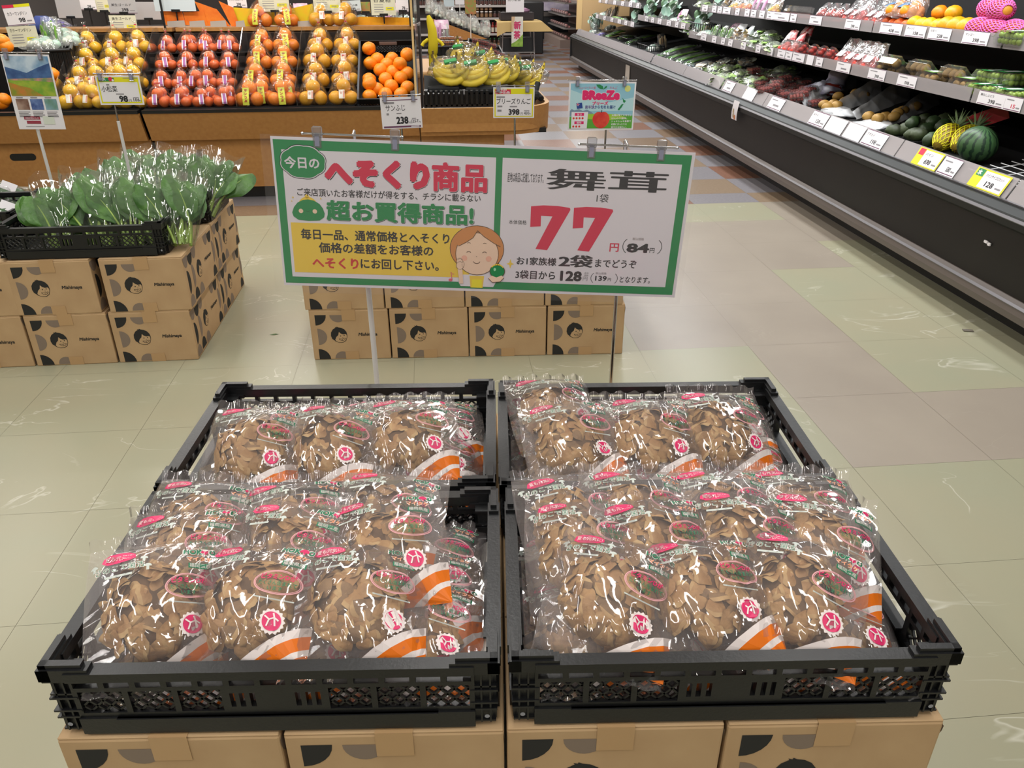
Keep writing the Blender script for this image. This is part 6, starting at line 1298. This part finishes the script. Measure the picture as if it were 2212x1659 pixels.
for k, (px, dx) in enumerate(((2200, -.05), (2212, .04))):
    p = shelf_at(px, TXX+dx, TZ+.03); P_grape.put(f'clear pack of green grapes on the top shelf behind the mangoes, {ORD[k]} one', T(p.x, p.y, TZ) @ RZ(PI/2), 'green grape packs on the top shelf')
for kind, px, dx, dz in (('org',1938,.03,.06),('org',1966,.05,.06),('tom',1905,.0,0),('tom',1888,.02,0),('tom',1855,.0,0),('tom',1838,.02,0),('cup',1815,.08,.03),('cup',1797,.08,.03),('cup',1778,.08,.03),('tom',1868,.08,.02),('yel',1584,.0,0),('red',1600,.0,0),('red',1614,.02,0),('pnk',1630,.0,0),('pnk',1642,.02,0),('pnk',1655,.0,0),('yel',1672,.0,.01),('whc',1566,.0,0),('teal',1550,.02,0),('grn',1535,.0,0),('clr',1560,.08,.02),('wht',1622,.08,.03),('letw',1520,.02,0)):
    x = TXX+dx-.03; p = shelf_at(px, x, TZ+dz+.05); put(kind, T(p.x, p.y, TZ+dz) @ RZ(-PI/2+U(-.3, .3)) @ RX(-.28), 'on the top shelf')
P_flat = Proto(tray('strawberry_pack', 'fruit pack', .14, .10, .035, balls(5, 3, 1, .014, REDT, 'tomatoes', 7)))
for k, px in enumerate((1812, 1793, 1774, 1757, 1742)):
    p = shelf_at(px, TXX-.02, TZ+.02); P_flat.put(f'flat clear pack of red fruit on the top shelf, {ORD[k]} from the near end', T(p.x, p.y, TZ) @ RZ(PI/2), 'flat packs of red fruit')
P_fan = Proto(tray('clear_lidded_pack', 'vegetable pack', .10, .025, .09, balls(3, 1, 2, .011, REDT, 'contents', 8)))
for k in range(9):
    p = shelf_at(1742-5.6*k, TXX-.0, TZ+.04); P_fan.put(f'clear lidded pack on edge, top shelf, {ORD[k]} from the near end of its row', T(p.x, p.y, TZ) @ RZ(PI/2) @ RX(.3), 'clear lidded packs on edge')
# far shelves
for kind, px, x, z in (('teal',1432,2.68,.875),('teal',1446,2.68,.875),('teal',1440,2.74,.93),('wht',1462,2.66,.875),('pnk',1470,2.68,.875),('grn',1486,2.66,.875),('let',1480,2.74,.90),('herb',1412,2.66,.875),('teal',1398,2.66,.875),
                       ('grn',1350,2.64,.786),('herb',1338,2.64,.786),('brn',1322,2.66,.786),('brn',1312,2.66,.786),('brn',1328,2.72,.82),('wht',1296,2.64,.786),('wht',1286,2.64,.786),('wht',1278,2.68,.80),('grn',1300,2.76,.84),('teal',1370,2.64,.786),
                       ('wht',1370,2.70,1.0),('brn',1352,2.70,1.0),('grn',1335,2.70,1.0),('yel',1318,2.70,1.0)):
    p = shelf_at(px, x, z+.04); p.y = min(p.y, 13.2); put(kind, T(p.x, p.y, z) @ RZ(-PI/2+U(-.4, .4)) @ RX(-.25), 'on the far shelves')
p = shelf_at(1510, 2.62, .80); basket('black grid basket on the middle shelf holding green and yellow packs', (2.66, p.y, .80+.012), .08, .28, .12)
for k, (kind, px) in enumerate((('grn', 1500), ('let', 1512), ('yel', 1522))): p = shelf_at(px, 2.66, .85); put(kind, T(p.x, p.y, .83), 'inside the black grid basket')
# ------------------------------------------------------------------ farther displays
# second wooden stand: garlic, packs, dark crates
t = empty('display_stand', 'curved wooden stand behind the bananas holding dark crates', 'display stand', T(.5, 9.2, 0)); I = T(-.5, -9.2, 0)
m = MB(); m.box(-.35, .82, 8.55, 9.9, .0, .44, 0); m.build('base', WOOD, t, I); MB().rbox(-.4, .90, 8.48, 9.95, .44, .50, .02, 2).build('rim', WOODD, t, I)
b0, b1, b2, b3 = ony(928, 38, 9.6), ony(1052, 84, 9.6), ony(1000, 86, 9.6), ony(935, 64, 9.6)
m = MB(); vs = [b0, b1, b2, b3]; m.add(vs+[v+Vector((0, .03, 0)) for v in vs], [(0, 3, 2, 1), (4, 5, 6, 7)]+[(i, (i+1) % 4, 4+(i+1) % 4, 4+i) for i in range(4)]); m.build('side_board', WOOD, t, I)
GAR = lump('#d8d0c2', '#c4b49c', 20, .3)
P_gar = Proto(soft_bag('garlic_bag', 'bag of garlic', (.06, .05, .14), GAR, PBF, 4, 'stand', 'heap', WHT, None, 8, .028))
tr = ony(930, 30, 9.75); te = ony(1052, 82, 9.75)
m = MB()
for k in range(11):
    p = tr.lerp(te, k/10.5); m.box(p.x-.03, p.x+.045, p.y-.10, p.y+.1, p.z-.07, p.z+.0)
tag(m.build('stepped_tray', BLACKP), 'black stepped tray under the row of garlic bags', 'tray')
for k in range(11):
    p = tr.lerp(te, k/10.5); P_gar.put(f'clear bag of white garlic on the sloping black tray, {ORD[k]} from the top', T(p.x, p.y-.03, p.z) @ RZ(U(0, 3)), 'garlic bags on the sloping tray')
    if k % 2 == 0: P_gar.put(f'white garlic bag, back row of the sloping tray, {ORD[k//2]} from the top', T(p.x+.02, p.y+.07, p.z+.03) @ RZ(U(0, 3)), 'garlic bags on the sloping tray')
P_pack = Proto(tray('dried_fruit_pack', 'fruit pack', .10, .09, .05, balls(4, 3, 2, .012, lump('#b5622e', '#c98048', 12, .2), 'contents', 3), (WHITE, .3, .3)))
for k, (px, py) in enumerate(((952, 92), (966, 93), (980, 92), (994, 94), (1006, 95), (958, 84), (974, 84), (990, 85))):
    p = ony(px, py, 8.75+(.12 if k > 4 else 0)); P_pack.put(f'clear pack of orange-brown fruit behind the bananas, {ORD[k]} of the cluster', T(p.x, p.y, p.z-.03), 'orange-brown fruit packs')
q1, q2 = ony(955, 90, 8.98), ony(940, 86, 9.05); put('pnk', T(*q1) @ SCL(1.3), 'behind the bananas'); put('pnk', T(*q2), 'behind the bananas')
def dark_crate(label, a, b, c, d_, y, h):
    """open black crate drawn between four points of its top rim"""
    pts = [ony(*q, yy) for q, yy in zip((a, b, c, d_), y)]; m = MB()
    lo = [p-Vector((0, 0, h)) for p in pts]; m.add(pts+lo, [(i, (i+1) % 4, 4+(i+1) % 4, 4+i) for i in range(4)]+[(4, 5, 6, 7)])
    for i in range(4):
        m.tube([pts[i], pts[(i+1) % 4]], .012, 6, 0)
        for f in [q/9 for q in range(1, 9)]: u, v = pts[i].lerp(pts[(i+1) % 4], f), lo[i].lerp(lo[(i+1) % 4], f); m.tube([u, v], .006, 4, 0, False)
    return tag(m.build('produce_crate', BLACKP), label, 'crate', 'dark crates on the second stand')
dark_crate('black crate with fruit packs behind the banana foam, on the second stand', (925, 102), (1008, 100), (1002, 92), (935, 92), (8.55, 8.55, 8.95, 8.95), .085)
dark_crate('tilted black crate of dark red packs, aisle end of the second stand', (1010, 108), (1094, 132), (1078, 100), (1012, 84), (8.55, 8.55, 9.1, 9.1), .085)
for k, (px, py, yy) in enumerate(((1022, 98, 8.75), (1036, 102, 8.75), (1052, 106, 8.75), (1068, 112, 8.75), (1028, 88, 8.95), (1046, 92, 8.95), (1062, 98, 8.95), (1080, 118, 8.68))):
    p = ony(px, py, yy); P_red.put(f'pack of dark red fruit in the tilted black crate, {ORD[k]} of the crate', T(p.x, p.y, p.z-.03) @ RY(.2), 'dark red packs in the tilted crate')
p = ony(1050, 118, 8.53); tag(MB().box(-.05, .055, -.002, 0, -.025, .025).build('red_label', pm('label_bright_red', '#c8353a', .4), M=T(*p) @ RY(.28)), 'bright red label on the side of the tilted black crate', 'label')
# yellow plush banana hanging on a clear pole beside the wooden post
p = ony(934, 92, 5.9)
t = empty('plush_toy', 'yellow banana-shaped soft toy hanging in front of the clear screen', 'soft toy', T(*p))
PLU = pm('plush_yellow', '#e3cc20', .8)
MB().tube([(.0-.02, 0, .17), (-.012, 0, .14), (.002, 0, .08), (.006, 0, .0), (0, 0, -.06), (-.002, 0, -.09)], [.010, .022, .030, .034, .034, .020], 12, 0).build('body', PLU, t)
for s in (-1, 1):
    MB().tube([(s*.028, 0, .02), (s*.06, -.005, .0), (s*.072, -.008, -.02)], [.012, .011, .013], 8, 0).build('arm', PLU, t)
    MB().tube([(s*.016, 0, -.08), (s*.018, 0, -.15)], [.014, .012], 8, 0).ball((s*.020, -.012, -.165), (.017, .026, .014), 1, 10, 6).build('leg', [PLU, pm('plush_cream', '#e8d9a8', .8)], t)
tag(MB().tube([(p.x, p.y+.045, .65), (p.x, p.y+.045, 1.5)], .004, 8).build('display_pole', CLEAR), 'thin clear pole behind the yellow soft toy', 'pole')
# tea table
t = empty('tea_table', 'folding table with chrome legs at the end of the aisle', 'table', T(1.5, 15.6, 0))
for dx, dy in ((-.26, -.25), (.33, -.25), (-.26, .3), (.33, .3)): MB().tube([(dx, dy, 0), (dx*.93, dy, .62)], .012, 8).build('leg', CHROME, t)
MB().box(-.30, .38, -.3, .34, .62, .64).build('tabletop', WOOD, t); MB().box(-.27, .33, -.28, .3, .12, .14).build('lower_shelf', STEEL, t)
def cl(u, v):
    x = -.36+.80*u; z = .648; y = -.33
    if v < .5: yy = .36-.70*v*2; return (x, yy, z)
    q = (v-.5)*2; lx = -.30+.68*u+(.10 if u > .6 else -.02)*q*(u > .6); return (x+(.22*q*(u-.75)*4 if u > .75 else 0), -.345-.02*q-.01*sin(u*16)*q, z-.17*q*(1.0+.9*max(0, .2-u)*5*.5))
tag(MB().grid(cl, 20, 12, 0).build('tablecloth', pm('tan_cloth', '#c0a46c', .8), M=T(1.5, 15.6, 0)), 'tan cloth draped over the tea table', 'tablecloth')
tag(MB().box(1.24, 1.80, 15.45, 15.85, .142, .36).build('black_bin', BLACKP), 'black bin on the lower shelf of the tea table', 'bin')
t = empty('tea_tray', 'dark tray of tea packets standing on the tea table', 'tray', T(1.52, 15.6, .66)); MB().box(-.30, .30, -.2, .2, 0, .12).build('tray', pm('tray_dark', '#2a2224', .4), t); MB().ball((.12, 0, .14), (.12, .1, .05), 0, 12, 8, bumpy=.5).build('packets', lump('#8a5a7a', '#b89ab0', 14), t)
tl, tr_, bl = ony(1105, 36, 15.2), ony(1130, 36, 15.2), ony(1103, 101, 15.2); M, w, h = card_frame(tl, tr_, bl); m = MB(); paper_sheet(m, w, h, 0); m.add([(0, 0, -.004), (w, 0, -.004), (w, -h, -.004), (0, -h, -.004)], [(0, 1, 2, 3)], 0)
m.poly([(0, -h), (w, -h), (w, -h*.58), (w*.75, -h*.68), (w*.45, -h*.8), (0, -h*.9)], 1, Z1); m.poly([(0, -h*.5), (w*.15, -h*.5), (w*.3, 0), (0, 0)], 2, Z1); m.text('新', w*.20, -h*.42, w*.62, h*.27, 3, .05, Z3); m.text('茶', w*.18, -h*.74, w*.60, h*.28, 3, .05, Z3)
tag(m.build('tea_banner', [pm('banner_white', '#d8d6cc', .6), pm('banner_green', '#6f9a34', .6, noise=('#93b44a', 20, 3)), pm('banner_tan', '#cfb08c', .6), pm('banner_red', '#c23a66', .6)], M=M), 'tall white banner with red characters hanging in front of the tea table', 'banner')
# gondola of bottles
GX0, GX1, GY = -.6, 1.62, 16.9
t = empty('bottle_shelving', 'grey shelving full of bottles and jars beyond the garlic', 'shelving', T(.5, GY, 0)); I = T(-.5, -GY, 0)
MB().box(GX0, GX1, GY+.34, GY+.38, 0, 1.7).build('back_panel', pm('shelving_back', '#6b625c', .6), t, I)
SHZ = []
for py in (12, 39, 73, 106):
    z = ony(1060, py, GY).z; SHZ.append(z); MB().box(GX0, GX1, GY, GY+.34, z-.025, z+.002).box(GX0, GX1, GY-.008, GY, z-.03, z+.01, 1).build('shelf', [pm('shelf_grey', '#8b8784', .5), pm('shelf_strip', '#b8b2ae', .5)], t, I)
MB().box(GX0, GX1, GY, GY+.34, 0, .10).build('plinth', BLACKP, t, I)
def bottle(cap, body, lab, kind):
    t = empty('sauce_bottle' if kind else 'spice_jar', '', 'bottle' if kind else 'jar'); h = .20 if kind else .12
    MB().lathe([(0, 0), (.030, 0), (.030, h*.62), (.028, h*.72), (.014, h*.84), (.014, h*.88), (0, h*.88)] if kind else [(0, 0), (.034, 0), (.034, h*.75), (.028, h*.82), (0, h*.82)], 12).build('body', body, t)
    MB().lathe([(0, h*.84), (.016, h*.84), (.016, h), (0, h)] if kind else [(0, h*.80), (.032, h*.80), (.032, h), (0, h)], 12).build('cap', cap, t)
    MB().lathe([(.0308, h*.15), (.0308, h*.55)] if kind else [(.0348, h*.15), (.0348, h*.65)], 12).build('label', lab, t); return t
CP = {c: pm('cap_'+n, c, .4) for c, n in (('#c8843a', 'amber'), ('#b23a3a', 'red'), ('#3a7a4a', 'green'), ('#d8d2cc', 'white'), ('#3a3432', 'dark'))}
GLB = pm('bottle_brown', '#4a2f22', .2); LBB = [pm('label_pale', '#cfc4b0', .5), pm('label_brownish', '#8a6a4c', .5), pm('label_dark', '#5a3a34', .5)]
BTL = [Proto(bottle(CP['#c8843a'], GLB, LBB[0], 1)), Proto(bottle(CP['#b23a3a'], pm('bottle_red', '#8a2f26', .25), LBB[0], 1)), Proto(bottle(CP['#3a7a4a'], GLB, LBB[1], 1)), Proto(bottle(CP['#d8d2cc'], GLB, LBB[1], 0)), Proto(bottle(CP['#3a3432'], pm('bottle_black', '#2a2422', .25), LBB[2], 0))]
rb = random.Random(3)
for lev, (z, x0, x1, kinds, st) in enumerate(((SHZ[0], -.5, 1.58, (4, 3, 4), .085), (SHZ[1], .0, 1.58, (3, 4, 3, 4), .085), (SHZ[2], .55, 1.50, (0, 1, 1), .075), (SHZ[3], .75, 1.58, (0, 2, 2), .085))):
    n = int((x1-x0)/st); nm = ['top', 'second', 'third', 'bottom'][lev]
    for k in range(n):
        kk = kinds[(k*len(kinds))//n]
        for lift in ((0, .121) if (lev == 1 and kk == 3) else (0,)):
            BTL[kk].put(f'{["amber-capped sauce bottle", "red-capped sauce bottle", "green-capped bottle", "white-lidded jar", "dark-lidded jar"][kk]} on {nm} visible shelf, {ORD[k]} from left{", upper of two" if lift else ""}', T(x0+st*(k+.5), GY+.05, z+.002+lift), ['jars on the top visible shelf', 'jars on the second visible shelf', 'sauce bottles on the third visible shelf', 'bottles on the bottom visible shelf'][lev])
# black counter and freezer at the end of the aisle, meat case opposite
tag(MB().rbox(1.70, 2.15, 16.6, 17.6, .0, .92, .02, 2).build('black_counter', pm('counter_black', '#17171a', .35)), 'black counter block at the far end beside the bottle shelving', 'counter')
t = empty('freezer_case', 'far freezer case with white packs coloured as if violet-lit, on a steel front', 'freezer', T(colx(1196, 20.9, .3), 21.2, 0)); MB().box(-.6, .8, -.4, .4, .0, .62).build('front', pm('freezer_dark', '#26292c', .4), t); MB().box(-.6, .8, -.42, -.38, .50, .60).build('steel_rail', STEEL, t); MB().box(-.6, .8, -.3, .4, .62, .80).build('packs', lump('#cfc6e0', '#efe6f4', 8, .2), t)  # violet light is put into the colour of the white packs
MXX = colx(1208, 18.0, 0)
t = empty('meat_case', 'far shelf unit of pink packs beyond the end of the refrigerated case', 'meat case', T(MXX, 19.2, 0)); MB().box(0, .6, -1.3, 1.3, 0, .16).build('base', pm('meat_case_base', '#a08f86', .5), t)
for z in (.36, .60, .84): MB().box(.08, .6, -1.3, 1.3, z, z+.02).build('shelf', pm('shelf_grey', '#8b8784', .5), t)
MB().box(.58, .62, -1.3, 1.3, 0, 1.5).build('back_panel', pm('meat_back', '#d9bcb6', .6), t)
MEAT = Proto(tray('meat_pack', 'meat pack', .20, .16, .05, balls(3, 2, 1, .03, lump('#e08f8f', '#f0c0b8', 10, .2), 'meat', 5)))
for lv, z in enumerate((.16, .38, .62, .86)):
    for k in range(8): MEAT.put(f'pack of pink meat in the far meat case, {ORD[k]} along the {["lowest", "second", "third", "top"][lv]} shelf', T(MXX+.16, 18.1+.31*k, z+.003) @ RZ(PI/2) @ RX(.55), 'meat packs in the far case')
# dark stand at the picture's left edge behind the landscape poster
t = empty('display_stand', 'dark stand at the cut edge behind the valley landscape poster', 'display stand', T(-3.2, 6.1, 0)); MB().box(-.6, .55, .60, 1.3, 0, .98).build('body', BLACKP, t); MB().box(-.6, .55, .57, .60, .96, 1.0).build('ledge', WOODD, t)
dark_crate('black crate of clear bags left of the yellow citrus', (60, 112), (152, 108), (160, 72), (78, 78), (5.75, 5.75, 6.2, 6.2), .30)
for k, (px, py, yy) in enumerate(((95, 92, 5.9), (118, 88, 5.95), (138, 84, 6.0), (110, 76, 6.1), (135, 74, 6.1))):
    p = ony(px, py, yy); put('clr' if k % 2 else 'wht', T(p.x, p.y, p.z-.04) @ SCL(1.1), 'left of the yellow citrus')
for k, (px, py) in enumerate(((112, 160), (110, 178), (4, 88), (8, 215), (3, 222), (12, 100))):
    p = ony(px, py, 5.60); obj('orange', FME['orange'], T(*p) @ SCL(.045), f'loose orange showing beside the valley landscape poster, {ORD[k]} of six', 'orange', 'oranges at the cut edge')
for k, (px, py) in enumerate(((85, 15), (100, 22), (112, 12), (90, 32), (108, 34))):
    p = ony(px, py, 6.95); put('pur', T(p.x, p.y, 1.001), 'behind the left end of the ledge')
tag(MB().ball((0, 0, 0), (.09, .06, .06), 0, 14, 8, bumpy=.4).build('blue_cloth', pm('blue_cloth', '#3a4a8a', .8), M=T(*ony(92, 55, 6.3))), 'blue speckled bundle left of the card backs', 'bundle')
for k, px in enumerate((650, 668, 700, 740, 780, 812, 845, 872)):
    p = ony(px, 30, 6.95); put(('pnk', 'wht', 'pur')[k % 3], T(p.x, p.y, 1.001), 'behind the ledge cards')
tag(MB().box(-2.6, -.1, 6.85, 7.5, 0, 1.0).box(-2.6, -.1, 7.45, 7.5, 1, 1.2).build('rear_display', pm('rear_display_dark', '#2c2624', .6)), 'dark display counter directly behind the fruit stand', 'counter')
# crumb of packaging on the floor, green leaf scrap
p = onz(2091, 714, .002); tag(MB().box(-.02, .02, -.010, .010, 0, .002).build('floor_scrap', pm('scrap_grey', '#6d665c', .6), M=T(*p) @ RZ(-.3)), 'small grey scrap lying on the floor near the case', 'scrap')
p = onz(592, 722, .002); tag(MB().poly([(-.02, 0), (0, -.006), (.022, .002), (.004, .008)], 0).build('leaf_scrap', LEAF, M=T(*p)), 'tiny torn leaf lying on the floor between the box stacks', 'scrap')

# cards on thin white poles over the garlic and at the tea table
for lab, x0, x1, y1, yy, sty, txt, foot in (('white price card with a curry photograph above the garlic bags', 1004, 1028, 30, 9.5, 'food', None, .55), ('white card with green corner above the tea table banner', 1093, 1132, 26, 15.3, 'white', '売り新茶', .80), ('pale bluish card on a pole among the garlic bags', 958, 981, 14, 9.9, 'blue', None, .9), ('plain white card beside the bluish card over the garlic bags', 983, 1003, 10, 9.9, 'white', None, .85)):
    o = ledge_card(lab, x0, -6, x1, y1, yy, sty, None, txt, 0, False)
    tl = ony(x0, y1, yy); tr2 = ony(x1, y1, yy); cx = (tl.x+tr2.x)/2
    q = o.matrix_basis.inverted(); MB().tube([(cx, yy+.006, tl.z+.05), (cx, yy+.006, foot)], .006, 6).build('pole', WPLAST, o, q)
